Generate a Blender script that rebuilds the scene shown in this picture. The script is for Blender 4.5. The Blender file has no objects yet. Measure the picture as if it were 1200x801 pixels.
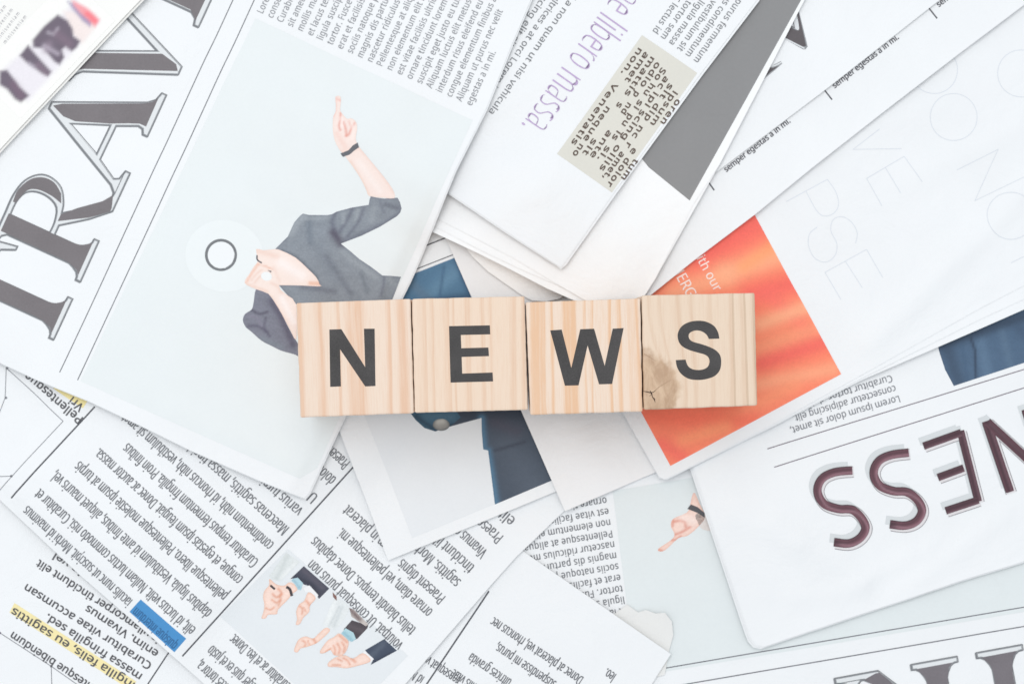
import bpy, bmesh, math, random
import numpy as np
from mathutils import Vector
from mathutils.geometry import tessellate_polygon
random.seed(7)
SC = bpy.context.scene
COL = SC.collection

# ------------------------------------------------------------------ camera, world, lamps, exposure
CAM_H = 0.80                       # metres above the table
CUBE = 0.0400
PX = CUBE / 134.0 * CAM_H / (CAM_H - 0.048)      # metres per photo pixel at table level
cam = bpy.data.cameras.new("camera"); co = bpy.data.objects.new("camera", cam); COL.objects.link(co)
co.location = (0, 0, CAM_H)
cam.sensor_width = 36.0; cam.lens = 36.0 * CAM_H / (1200 * PX)
cam.clip_start = 0.05; cam.clip_end = 50
cam.dof.use_dof = True; cam.dof.focus_distance = CAM_H - 0.040; cam.dof.aperture_fstop = 11
SC.camera = co
W = bpy.data.worlds.new("World"); SC.world = W; W.use_nodes = True
bg = W.node_tree.nodes["Background"]; bg.inputs[0].default_value = (0.93, 0.965, 1.0, 1); bg.inputs[1].default_value = 0.73
def area(name, loc, target, size, power, color):
    l = bpy.data.lights.new(name, 'AREA'); l.shape = 'RECTANGLE'; l.size = size[0]; l.size_y = size[1]
    l.energy = power; l.color = color
    o = bpy.data.objects.new(name, l); COL.objects.link(o); o.location = loc
    o.rotation_euler = (Vector(target) - Vector(loc)).to_track_quat('-Z', 'Y').to_euler()
    return o
area("window_light", (-0.26, 0.42, 1.55), (0, 0.0, 0), (1.3, 1.1), 11.6, (1.0, 0.995, 0.985))
SC.view_settings.view_transform = 'Standard'; SC.view_settings.look = 'None'
SC.view_settings.exposure = 0.0; SC.view_settings.gamma = 1.0
SC.render.filter_size = 1.7
SC.render.engine = 'CYCLES'; SC.cycles.max_bounces = 6; SC.cycles.diffuse_bounces = 3

# ------------------------------------------------------------------ materials
def lin(c):
    return tuple(((v/255)/12.92 if v/255 <= 0.04045 else ((v/255+0.055)/1.055)**2.4) for v in c)
class NT:
    def __init__(s, name):
        s.m = bpy.data.materials.new(name); s.m.use_nodes = True; s.t = s.m.node_tree; s.t.nodes.clear()
        s.out = s.n('ShaderNodeOutputMaterial'); s.b = s.n('ShaderNodeBsdfPrincipled')
        s.l(s.b.outputs[0], s.out.inputs[0]); s.tc = s.n('ShaderNodeTexCoord')
    def n(s, k, **kw):
        x = s.t.nodes.new(k)
        for a, v in kw.items(): setattr(x, a, v)
        return x
    def l(s, a, b): s.t.links.new(a, b)
    def mapping(s, scale=(1,1,1), rot=(0,0,0), loc=(0,0,0), src=None):
        m = s.n('ShaderNodeMapping'); m.inputs['Scale'].default_value = scale; m.inputs['Rotation'].default_value = rot; m.inputs['Location'].default_value = loc
        s.l(src if src else s.tc.outputs['Object'], m.inputs[0]); return m.outputs[0]
    def noise(s, vec, scale, detail=4, rough=0.55, dist=0.0):
        x = s.n('ShaderNodeTexNoise'); x.inputs['Scale'].default_value = scale; x.inputs['Detail'].default_value = detail
        x.inputs['Roughness'].default_value = rough; x.inputs['Distortion'].default_value = dist; s.l(vec, x.inputs['Vector']); return x.outputs[0]
    def ramp(s, fac, stops):
        x = s.n('ShaderNodeValToRGB'); e = x.color_ramp.elements
        while len(e) < len(stops): e.new(0.5)
        for i, (p, c) in enumerate(stops): e[i].position = p; e[i].color = (*c, 1)
        s.l(fac, x.inputs[0]); return x.outputs[0]
    def math(s, op, a, b=None, c=None):
        x = s.n('ShaderNodeMath', operation=op)
        for i, v in enumerate((a, b, c)):
            if v is None: continue
            if hasattr(v, 'links'): s.l(v, x.inputs[i])
            else: x.inputs[i].default_value = v
        return x.outputs[0]
    def mix(s, f, a, b, mode='MIX'):
        x = s.n('ShaderNodeMix', data_type='RGBA', blend_type=mode)
        for i, v in ((0, f), (6, a), (7, b)):
            if hasattr(v, 'links'): s.l(v, x.inputs[i])
            elif i == 0: x.inputs[0].default_value = v
            else: x.inputs[i].default_value = (*v, 1)
        return x.outputs[2]
    def bump(s, h, dist, strength=1.0):
        x = s.n('ShaderNodeBump'); x.inputs['Distance'].default_value = dist; x.inputs['Strength'].default_value = strength
        s.l(h, x.inputs['Height']); s.l(x.outputs[0], s.b.inputs['Normal'])
_pm = {}
def paper_mat(rgb=(242,244,246)):
    k = ('paper', rgb)
    if k in _pm: return _pm[k]
    t = NT('newsprint'); a = lin(rgb); b = tuple(v*0.955 for v in a)
    c = t.ramp(t.noise(t.mapping(), 26, 3), [(0.35, b), (0.65, a)])
    f = t.noise(t.mapping(), 2600, 2)
    c = t.mix(0.55, c, t.ramp(f, [(0.3, tuple(v*0.97 for v in a)), (0.7, a)]))
    t.l(c, t.b.inputs['Base Color']); t.b.inputs['Roughness'].default_value = 0.62
    t.b.inputs['Specular IOR Level'].default_value = 0.3
    h = t.math('ADD', t.math('MULTIPLY', t.noise(t.mapping(), 32, 5, 0.6, .6), 1.5), t.math('MULTIPLY', f, 0.035))
    t.bump(h, 0.0014, 0.62)
    _pm[k] = t.m; return t.m
def ink(rgb, var=0.10, scale=900, name='ink'):
    k = ('ink', rgb, var, scale)
    if k in _pm: return _pm[k]
    t = NT(name); a = lin(rgb)
    lo = tuple(v*(1-var) for v in a); hi = tuple(min(1, v*(1+var)) for v in a)
    c = t.ramp(t.noise(t.mapping(), scale, 3, 0.7), [(0.3, lo), (0.7, hi)])
    c2 = t.ramp(t.noise(t.mapping(), 70, 3), [(0.3, lo), (0.7, hi)])
    t.l(t.mix(0.5, c, c2), t.b.inputs['Base Color'])
    t.b.inputs['Roughness'].default_value = 0.6; t.b.inputs['Specular IOR Level'].default_value = 0.3
    _pm[k] = t.m; return t.m
def cloth_ink(c1, c2, scale=60, rot=0.6, name='printed_cloth'):
    k = ('cloth', c1, c2, scale, rot)
    if k in _pm: return _pm[k]
    t = NT(name)
    big = t.noise(t.mapping((1, 3.2, 1), (0, 0, rot)), scale, 5, 0.6, 0.6)
    fine = t.noise(t.mapping(), 1500, 2)
    f = t.math('ADD', t.math('MULTIPLY', big, 0.75), t.math('MULTIPLY', fine, 0.3))
    t.l(t.ramp(f, [(0.43, lin(c1)), (0.62, lin(c2))]), t.b.inputs['Base Color'])
    t.b.inputs['Roughness'].default_value = 0.6; t.b.inputs['Specular IOR Level'].default_value = 0.3
    _pm[k] = t.m; return t.m
# ------------------------------------------------------------------ objects
def tag(o, label=None, cat=None, group=None, kind=None):
    if label: o['label'] = label
    if cat: o['category'] = cat
    if group: o['group'] = group
    if kind: o['kind'] = kind
    return o
def link(name, me, parent=None, mats=()):
    o = bpy.data.objects.new(name, me); COL.objects.link(o)
    for m in mats: me.materials.append(m)
    if parent: o.parent = parent
    return o

# ------------------------------------------------------------------ letter shapes for small print (flat triangulated outlines)
GLYPHS = {
'a': (61, [31,59,40,58,47,54,51,48,52,40,52,0,45,0,43,8,40,5,38,3,35,1,32,0,28,-1,23,-1,18,-1,14,1,10,3,7,6,6,11,5,16,7,24,12,30,20,33,33,35,43,35,43,38,42,45,40,49,36,51,31,51,26,51,22,50,18,49,14,47,11,54,16,56,20,58,26,59,34,28,25,27,19,25,16,21,15,16,16,12,18,9,21,7,25,7,32,8,38,11,41,16,43,23,43,28], [37,1,0,36,1,37,36,2,1,35,2,36,34,2,35,34,28,2,28,3,2,33,32,34,32,31,34,31,30,34,30,29,34,29,28,34,27,3,28,26,3,27,26,4,3,25,4,26,25,5,4,24,5,25,23,51,24,51,5,24,22,51,23,21,51,22,20,39,21,39,38,21,38,51,21,50,5,51,20,40,39,20,41,40,19,41,20,49,5,50,19,42,41,18,42,19,18,43,42,48,7,49,7,5,49,18,44,43,17,44,18,47,7,48,17,45,44,47,8,7,6,5,7,46,8,47,17,46,45,17,8,46,16,8,17,16,9,8,15,9,16,15,10,9,15,11,10,14,11,15,14,12,11,13,12,14]),
'b': (67, [19,62,19,59,19,55,18,53,18,50,19,50,22,54,26,57,31,58,37,59,46,57,54,52,59,42,61,29,60,20,58,12,54,6,49,2,43,0,37,-1,31,0,26,1,22,4,19,7,18,7,16,0,9,0,9,82,19,82,35,51,30,51,25,49,22,46,20,42,19,36,19,29,20,19,22,13,27,8,35,7,42,8,47,13,50,20,51,29,50,39,47,46,42,50], [26,28,27,26,0,28,26,1,0,8,10,9,26,2,1,7,10,8,7,11,10,6,11,7,26,3,2,5,29,6,29,11,6,26,4,3,29,46,11,46,12,11,5,30,29,5,31,30,26,5,4,26,33,5,33,32,5,32,31,5,45,12,46,44,12,45,44,13,12,26,34,33,43,13,44,26,35,34,42,13,43,42,14,13,26,36,35,42,15,14,41,15,42,26,37,36,40,15,41,26,24,37,24,38,37,40,16,15,39,16,40,24,23,38,23,39,38,26,25,24,22,39,23,22,16,39,22,17,16,21,17,22,21,18,17,20,18,21,20,19,18]),
'c': (52, [33,-1,25,0,19,2,13,6,9,12,7,19,6,29,7,38,10,46,14,52,19,56,26,58,33,59,38,59,42,58,45,57,48,56,46,48,43,49,39,50,36,51,33,51,28,50,23,48,20,45,18,41,16,35,16,29,16,22,18,17,20,13,23,10,27,8,32,7,37,7,41,8,44,9,47,11,47,2,44,1,41,0,37,-1], [11,13,12,11,14,13,10,14,11,10,15,14,10,16,15,9,16,10,9,21,16,21,20,16,20,19,16,19,18,16,18,17,16,8,22,9,22,21,9,8,23,22,8,24,23,7,24,8,7,25,24,7,26,25,6,26,7,6,27,26,6,28,27,5,28,6,5,29,28,4,29,5,4,30,29,4,31,30,3,31,4,36,38,37,3,32,31,35,38,36,34,38,35,3,33,32,33,38,34,3,38,33,2,38,3,1,38,2,1,39,38,1,40,39,1,41,40,0,41,1]),
'd': (67, [30,-1,20,1,12,6,8,16,6,29,8,42,13,52,20,57,30,59,34,59,38,58,41,57,44,55,46,53,48,51,49,51,48,52,48,55,48,57,48,59,48,82,57,82,57,0,50,0,48,8,46,5,44,3,41,2,38,0,34,-1,31,7,39,8,44,12,47,18,48,27,48,29,47,38,44,45,39,50,31,51,24,50,20,45,17,38,16,29,17,19,20,13,24,8], [19,21,20,19,22,21,7,9,8,18,22,19,7,10,9,7,11,10,6,11,7,17,22,18,6,12,11,6,13,12,16,22,17,6,39,13,39,14,13,15,22,16,5,40,6,40,39,6,38,14,39,38,15,14,38,37,15,37,36,15,36,22,15,5,41,40,5,42,41,4,42,5,35,22,36,4,43,42,3,43,4,34,22,35,3,44,43,33,22,34,3,45,44,32,22,33,2,45,3,2,46,45,31,24,32,24,22,32,2,30,46,30,24,31,30,25,24,23,22,24,2,25,30,1,25,2,1,26,25,1,27,26,1,28,27,0,28,1,0,29,28]),
'e': (61, [32,59,39,58,44,56,49,52,53,47,55,40,56,33,56,27,16,27,17,19,21,12,27,8,34,7,40,7,44,8,48,9,53,11,53,3,49,1,44,0,39,-1,34,-1,26,0,19,2,14,6,9,12,7,20,6,29,7,37,9,45,13,51,18,55,24,58,32,51,25,50,21,47,18,42,16,35,46,35,45,39,44,43,42,47,39,49,36,51], [32,1,0,32,2,1,31,2,32,31,3,2,30,3,31,30,33,3,33,43,3,43,4,3,30,34,33,29,34,30,42,4,43,29,35,34,41,4,42,29,36,35,41,5,4,40,5,41,28,36,29,39,5,40,28,37,36,39,6,5,38,6,39,27,37,28,27,38,37,27,6,38,27,7,6,26,8,27,8,7,27,26,9,8,25,9,26,25,10,9,24,10,25,24,11,10,15,17,16,14,17,15,24,12,11,13,17,14,12,17,13,24,17,12,23,17,24,23,18,17,22,18,23,22,19,18,22,20,19,21,20,22]),
'f': (37, [36,51,21,51,21,0,12,0,12,51,2,51,2,55,12,58,12,62,13,71,17,78,23,82,31,83,34,83,37,82,40,82,42,81,39,73,38,74,35,75,33,75,31,75,27,74,24,72,22,68,21,62,21,58,36,58], [11,13,12,11,14,13,11,15,14,10,15,11,10,16,15,10,19,16,19,18,16,18,17,16,9,22,10,22,21,10,21,20,10,20,19,10,9,23,22,9,24,23,8,24,9,8,25,24,8,26,25,7,26,8,6,26,7,6,27,26,6,0,27,5,0,6,4,0,5,3,1,4,1,0,4,3,2,1]),
'g': (67, [30,59,35,59,40,57,44,54,48,50,49,50,50,58,57,58,57,-1,57,-9,55,-15,51,-20,46,-23,40,-25,31,-26,25,-26,20,-25,15,-24,11,-22,11,-14,15,-15,20,-17,26,-18,32,-18,39,-17,44,-14,47,-9,48,-2,48,1,48,2,48,4,48,6,48,8,44,4,40,1,35,-1,30,-1,20,1,12,7,8,16,6,29,8,41,12,51,20,57,31,51,27,50,23,49,20,45,18,41,16,35,16,29,17,19,20,12,25,8,31,7,35,7,39,8,42,9,44,11,46,14,47,18,48,22,48,27,48,29,48,36,46,42,44,46,41,49,36,51], [43,1,0,43,2,1,5,7,6,5,8,7,42,2,43,42,3,2,42,44,3,44,4,3,42,45,44,68,4,44,41,45,42,67,4,68,41,46,45,67,5,4,67,66,5,66,65,5,65,8,5,41,47,46,41,48,47,64,8,65,40,48,41,40,49,48,63,8,64,40,50,49,39,50,40,62,8,63,39,51,50,61,8,62,60,8,61,39,52,51,59,8,60,38,52,39,58,32,59,32,8,59,38,53,52,57,32,58,56,32,57,38,54,53,55,32,56,55,33,32,31,8,32,54,33,55,37,54,38,37,33,54,30,8,31,29,8,30,37,34,33,28,8,29,37,35,34,36,35,37,27,8,28,27,9,8,26,9,27,25,9,26,25,10,9,18,20,19,24,10,25,24,11,10,18,21,20,18,22,21,23,11,24,18,23,22,18,11,23,18,12,11,17,12,18,17,13,12,16,13,17,15,13,16,15,14,13]),
'h': (67, [19,58,19,56,19,54,18,52,18,50,19,50,21,53,24,55,26,57,30,58,33,59,37,59,43,58,49,57,53,54,56,50,58,45,58,38,58,0,49,0,49,37,48,43,46,48,42,50,36,51,30,51,26,49,22,46,20,42,19,36,19,30,19,0,9,0,9,82,19,82], [32,34,33,32,0,34,10,12,11,9,12,10,9,13,12,32,1,0,8,13,9,8,14,13,7,14,8,32,2,1,6,14,7,6,15,14,32,3,2,5,24,6,24,15,6,32,4,3,5,25,24,23,15,24,5,26,25,22,15,23,32,5,4,32,28,5,28,27,5,27,26,5,22,16,15,21,16,22,21,17,16,20,17,21,32,29,28,20,18,17,19,18,20,32,30,29,32,31,30]),
'i': (28, [14,80,16,79,18,78,19,77,20,74,19,71,18,69,16,68,14,68,12,68,10,69,9,71,8,74,9,77,10,78,12,79,19,58,19,0,9,0,9,58], [18,16,19,18,17,16,15,1,0,14,1,15,14,2,1,13,2,14,13,3,2,12,3,13,12,4,3,11,4,12,11,5,4,10,5,11,10,6,5,9,6,10,9,7,6,8,7,9]),
'j': (28, [8,74,9,77,10,78,12,79,14,80,16,79,18,78,19,77,20,74,19,71,18,69,16,68,14,68,12,68,10,69,9,71,2,-26,0,-26,-2,-26,-4,-25,-6,-25,-6,-17,-4,-17,-3,-18,-1,-18,1,-18,4,-18,7,-16,9,-13,9,-9,9,58,19,58,19,-9,18,-14,17,-18,15,-21,12,-24,8,-25], [29,31,30,29,32,31,29,33,32,28,33,29,27,33,28,27,34,33,26,34,27,20,22,21,20,23,22,25,34,26,20,24,23,25,35,34,20,25,24,20,35,25,20,36,35,20,37,36,19,37,20,18,37,19,18,16,37,17,16,18,3,5,4,2,5,3,2,6,5,1,6,2,1,7,6,0,7,1,0,8,7,15,8,0,15,9,8,14,9,15,14,10,9,13,10,14,13,11,10,12,11,13]),
'l': (28, [19,0,9,0,9,82,19,82], [1,3,2,1,0,3]),
'm': (101, [73,59,82,58,88,54,91,48,93,38,93,0,83,0,83,37,82,43,80,48,77,50,71,51,64,50,59,46,56,40,56,32,56,0,46,0,46,37,46,42,45,45,43,48,41,50,38,51,34,51,29,51,25,49,22,46,20,42,19,36,19,30,19,0,9,0,9,58,17,58,18,50,19,50,21,53,23,55,26,57,29,58,33,59,36,59,42,59,47,57,51,54,54,49,58,54,62,57,67,59], [41,43,42,49,1,0,40,43,41,40,44,43,48,1,49,39,44,40,32,34,33,32,35,34,48,2,1,38,44,39,38,45,44,47,2,48,37,45,38,47,10,2,10,3,2,37,46,45,46,11,47,11,10,47,36,24,37,24,46,37,36,25,24,23,46,24,46,12,11,22,46,23,36,26,25,9,3,10,32,36,35,32,28,36,28,27,36,27,26,36,46,13,12,21,46,22,21,13,46,20,13,21,8,3,9,8,4,3,20,14,13,19,14,20,7,4,8,32,29,28,18,14,19,18,15,14,7,5,4,17,15,18,6,5,7,32,30,29,17,16,15,32,31,30]),
'n': (67, [37,59,46,58,53,54,57,48,58,38,58,0,49,0,49,37,48,43,46,48,42,50,36,51,28,50,22,46,20,39,19,30,19,0,9,0,9,58,17,58,18,50,19,50,21,53,24,55,27,57,30,58,34,59], [26,1,0,25,1,26,24,1,25,17,19,18,17,20,19,24,2,1,23,2,24,22,2,23,22,11,2,11,10,2,10,3,2,21,11,22,21,12,11,9,3,10,17,21,20,17,14,21,14,13,21,13,12,21,8,3,9,8,4,3,7,4,8,17,15,14,7,5,4,6,5,7,17,16,15]),
'o': (66, [60,29,59,22,58,16,55,11,52,7,48,3,44,1,39,-1,33,-1,27,-1,22,1,17,3,14,7,10,11,8,16,6,22,6,29,7,38,9,45,13,51,19,56,25,58,33,59,40,58,47,56,52,51,56,45,59,38,16,29,16,23,18,17,20,13,23,10,27,8,33,7,38,8,42,10,46,13,48,17,49,23,50,29,49,36,48,41,46,45,42,48,38,50,33,51,25,50,20,45,17,38], [21,23,22,20,23,21,20,24,23,19,24,20,19,25,24,18,47,19,47,46,19,46,25,19,46,45,25,45,26,25,44,26,45,18,48,47,43,26,44,17,48,18,43,27,26,17,49,48,42,27,43,41,27,42,17,28,49,16,28,17,41,0,27,40,0,41,15,28,16,15,29,28,39,0,40,39,1,0,15,30,29,38,1,39,14,30,15,38,2,1,14,31,30,37,2,38,13,31,14,37,3,2,13,32,31,36,3,37,12,32,13,36,4,3,12,33,32,35,4,36,12,34,33,34,4,35,11,34,12,11,4,34,11,5,4,11,6,5,10,6,11,9,6,10,9,7,6,8,7,9]),
'p': (67, [37,59,47,57,54,52,59,42,61,29,60,20,58,13,54,7,49,2,44,0,37,-1,33,-1,29,0,26,1,23,3,21,5,19,7,18,7,18,5,19,3,19,0,19,-2,19,-26,9,-26,9,58,17,58,18,50,19,50,21,53,23,55,26,57,29,58,32,59,35,51,30,51,26,49,23,46,20,42,19,37,19,31,19,29,19,23,20,17,22,13,25,9,30,7,35,7,40,8,44,10,47,13,49,18,50,23,51,29,50,38,47,45,42,50], [32,1,0,31,1,32,23,25,24,23,26,25,30,1,31,30,2,1,29,2,30,28,2,29,27,33,28,33,2,28,33,55,2,55,3,2,27,34,33,27,35,34,23,27,26,23,38,27,38,37,27,37,36,27,36,35,27,54,3,55,53,3,54,53,4,3,52,4,53,23,39,38,23,40,39,51,4,52,23,41,40,51,5,4,50,5,51,23,42,41,50,6,5,49,6,50,23,17,42,17,43,42,48,6,49,17,44,43,48,7,6,47,7,48,17,45,44,46,7,47,17,16,45,16,46,45,23,18,17,15,46,16,15,7,46,15,8,7,23,19,18,14,8,15,13,8,14,23,20,19,13,9,8,12,9,13,11,9,12,23,21,20,11,10,9,23,22,21]),
'q': (67, [48,-1,48,1,48,3,48,6,48,8,45,4,41,2,36,0,30,-1,20,1,13,6,8,16,6,29,7,38,9,46,13,52,17,56,23,58,30,59,36,59,41,57,45,54,48,50,50,58,57,58,57,-26,48,-26,31,7,37,7,41,9,44,12,46,16,48,21,48,27,48,29,47,39,44,46,39,50,31,51,24,50,20,45,17,38,16,29,17,20,20,13,25,8], [17,19,18,17,20,19,16,20,17,22,24,23,22,25,24,16,21,20,15,21,16,15,38,21,38,22,21,14,39,15,39,38,15,37,22,38,37,36,22,36,35,22,35,25,22,14,40,39,13,40,14,13,41,40,34,25,35,12,41,13,12,42,41,11,42,12,33,25,34,11,43,42,32,25,33,31,4,32,4,25,32,11,44,43,10,44,11,30,4,31,10,45,44,29,4,30,28,4,29,10,27,45,28,5,4,3,25,4,27,5,28,10,5,27,9,5,10,2,25,3,9,6,5,1,25,2,9,7,6,0,25,1,8,7,9,26,25,0]),
'r': (45, [36,59,38,59,40,59,42,59,43,59,42,50,40,50,39,50,37,50,36,50,32,50,29,49,26,47,24,45,22,42,20,39,19,35,19,31,19,0,9,0,9,58,17,58,18,47,19,47,21,51,23,53,26,56,29,58,32,59], [28,1,0,28,2,1,28,3,2,28,4,3,27,4,28,27,5,4,19,21,20,19,22,21,26,5,27,25,6,26,6,5,26,24,9,25,9,8,25,8,7,25,7,6,25,23,10,24,10,9,24,23,11,10,23,12,11,19,23,22,19,15,23,15,14,23,14,13,23,13,12,23,19,16,15,19,17,16,19,18,17]),
's': (52, [47,16,46,11,44,7,41,3,36,1,30,-1,24,-1,18,-1,13,0,9,1,6,3,6,11,9,10,14,8,19,7,24,7,30,7,35,9,37,12,38,15,38,17,37,19,35,21,32,23,29,24,24,26,18,29,14,31,10,33,8,36,6,39,6,44,7,50,12,55,18,58,27,59,32,59,37,58,42,57,46,55,43,48,39,49,35,50,31,51,27,51,21,51,18,49,15,47,15,44,15,42,16,40,18,39,21,37,25,35,30,33,35,31,39,29,42,27,45,24,47,20], [34,36,35,34,37,36,33,37,34,33,38,37,33,39,38,33,42,39,42,41,39,41,40,39,32,44,33,44,43,33,43,42,33,32,45,44,32,46,45,31,46,32,31,47,46,31,48,47,31,49,48,30,49,31,30,50,49,30,51,50,29,51,30,29,52,51,29,53,52,28,53,29,28,54,53,28,55,54,27,55,28,27,56,55,26,56,27,26,57,56,25,57,26,25,58,57,24,58,25,23,58,24,23,59,58,22,59,23,21,59,22,21,0,59,20,0,21,19,0,20,19,1,0,18,1,19,17,1,18,10,12,11,17,2,1,10,13,12,16,2,17,10,14,13,15,2,16,10,15,14,10,2,15,10,3,2,10,4,3,9,4,10,8,4,9,8,5,4,7,5,8,7,6,5]),
't': (39, [29,7,31,7,33,7,35,7,37,8,37,1,35,0,32,-1,30,-1,27,-1,23,-1,19,0,15,3,12,6,11,11,10,17,10,51,2,51,2,55,10,59,14,71,20,71,20,58,36,58,36,51,20,51,20,17,20,12,22,9,25,7], [19,21,20,19,22,21,18,22,19,18,23,22,18,24,23,17,24,18,16,24,17,15,25,16,25,24,16,15,26,25,15,27,26,14,27,15,14,28,27,13,28,14,13,29,28,3,5,4,2,5,3,13,0,29,1,5,2,0,5,1,13,5,0,12,5,13,11,5,12,11,6,5,10,6,11,10,7,6,10,8,7,9,8,10]),
'u': (67, [58,58,58,0,50,0,49,8,48,8,46,5,43,3,40,1,37,0,33,-1,30,-1,23,-1,18,1,14,4,11,8,9,13,9,20,9,58,18,58,18,21,19,15,21,10,25,8,31,7,37,7,41,9,45,12,47,16,48,22,48,28,48,58], [16,18,17,16,19,18,29,0,30,29,1,0,28,1,29,27,1,28,16,20,19,15,20,16,26,1,27,15,21,20,14,21,15,25,3,26,3,1,26,14,22,21,24,4,25,4,3,25,13,22,14,24,5,4,2,1,3,13,23,22,23,5,24,13,5,23,13,6,5,12,6,13,12,7,6,11,7,12,11,8,7,11,9,8,10,9,11]),
'v': (55, [22,0,0,58,10,58,23,24,23,21,24,19,25,16,26,13,27,10,27,8,28,8,28,11,29,13,30,16,31,19,32,21,33,24,45,58,55,58,33,0], [0,2,1,0,3,2,16,18,17,16,19,18,0,4,3,15,19,16,14,19,15,0,5,4,13,19,14,0,6,5,12,19,13,0,7,6,11,19,12,0,8,7,10,19,11,0,9,8,0,10,9,0,19,10]),
'w': (85, [47,33,46,36,45,39,44,42,44,44,43,46,43,48,42,48,42,46,41,44,41,41,40,39,39,36,38,33,28,0,17,0,1,58,11,58,19,27,20,24,21,21,21,18,22,15,23,12,23,10,24,11,24,13,24,15,25,17,25,19,26,22,27,24,27,25,37,58,48,58,58,25,59,23,59,20,60,17,61,15,61,12,62,10,62,12,63,15,64,17,64,21,65,24,66,27,74,58,84,58,68,0,57,0], [15,17,16,15,18,17,32,34,33,32,7,34,7,6,34,6,35,34,47,49,48,47,50,49,32,8,7,5,35,6,32,9,8,4,35,5,32,10,9,3,35,4,2,35,3,32,11,10,1,35,2,32,12,11,0,35,1,32,13,12,51,35,0,32,14,13,15,19,18,46,50,47,31,14,32,51,36,35,15,20,19,45,50,46,30,14,31,51,37,36,29,14,30,15,21,20,44,50,45,51,38,37,28,14,29,15,22,21,43,50,44,51,39,38,27,14,28,26,14,27,15,23,22,51,40,39,42,50,43,25,14,26,51,41,40,15,24,23,41,50,42,24,14,25,51,50,41,15,14,24]),
'x': (57, [23,30,3,58,14,58,29,36,44,58,54,58,34,30,55,0,45,0,29,23,13,0,2,0], [0,2,1,0,3,2,3,5,4,3,6,5,0,6,3,11,6,0,11,9,6,9,7,6,11,10,9,8,7,9]),
'y': (55, [0,58,10,58,23,25,24,22,25,19,26,17,27,14,27,12,28,9,29,12,30,16,32,21,33,25,45,58,55,58,30,-8,28,-13,25,-17,22,-21,19,-24,14,-25,9,-26,7,-26,5,-26,3,-25,1,-25,1,-18,3,-18,4,-18,6,-18,8,-18,11,-18,13,-17,16,-15,18,-13,19,-11,20,-8,24,0], [37,1,0,37,2,1,12,14,13,12,15,14,11,15,12,37,3,2,37,4,3,10,15,11,37,5,4,37,6,5,9,15,10,37,7,6,8,15,9,37,8,7,37,15,8,36,15,37,35,15,36,35,16,15,34,16,35,34,17,16,33,17,34,32,17,33,31,17,32,31,18,17,25,27,26,25,28,27,30,18,31,25,29,28,25,30,29,25,18,30,25,19,18,25,20,19,24,20,25,23,20,24,23,21,20,22,21,23]),
'z': (51, [47,0,4,0,4,6,35,51,6,51,6,58,46,58,46,51,15,7,47,7], [4,6,5,4,7,6,4,3,7,3,8,7,2,8,3,2,9,8,2,0,9,1,0,2]),
'k': (58, [19,39,19,37,18,35,18,32,18,30,19,30,19,31,21,32,22,34,23,36,24,37,26,38,44,58,55,58,32,33,57,0,45,0,25,27,19,21,19,0,9,0,9,82,19,82], [20,22,21,20,0,22,11,13,12,11,14,13,20,1,0,10,14,11,20,2,1,9,14,10,8,14,9,20,3,2,7,14,8,7,15,14,6,17,7,17,15,7,20,4,3,5,17,6,20,5,4,20,18,5,18,17,5,16,15,17,20,19,18]),
'Y': (61, [31,39,51,77,61,77,36,30,36,0,26,0,26,30,0,77,11,77], [6,8,7,6,0,8,0,2,1,0,3,2,6,3,0,6,4,3,5,4,6]),
'L': (57, [11,0,11,77,20,77,20,9,54,9,54,0], [0,2,1,0,3,2,0,4,3,0,5,4]),
'C': (68, [44,70,38,69,33,68,28,65,24,62,21,57,19,52,17,46,17,39,18,30,20,22,24,16,29,11,35,8,44,7,49,8,53,8,58,9,62,11,62,2,58,1,53,0,48,-1,42,-1,31,0,22,4,16,10,11,18,8,27,7,39,7,47,9,55,12,62,16,67,21,72,28,76,35,78,44,78,50,78,55,77,60,76,65,74,61,66,57,67,53,69,49,70], [36,38,37,36,39,38,35,39,36,35,40,39,35,41,40,34,41,35,34,45,41,45,44,41,44,43,41,43,42,41,33,1,34,1,0,34,0,45,34,33,2,1,33,3,2,32,3,33,32,4,3,31,4,32,31,5,4,31,6,5,30,6,31,30,7,6,29,7,30,29,8,7,28,8,29,28,9,8,28,10,9,27,10,28,27,11,10,26,11,27,26,12,11,26,13,12,17,19,18,25,13,26,16,19,17,25,14,13,15,19,16,14,19,15,25,19,14,24,19,25,24,20,19,24,21,20,23,21,24,23,22,21]),
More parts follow.
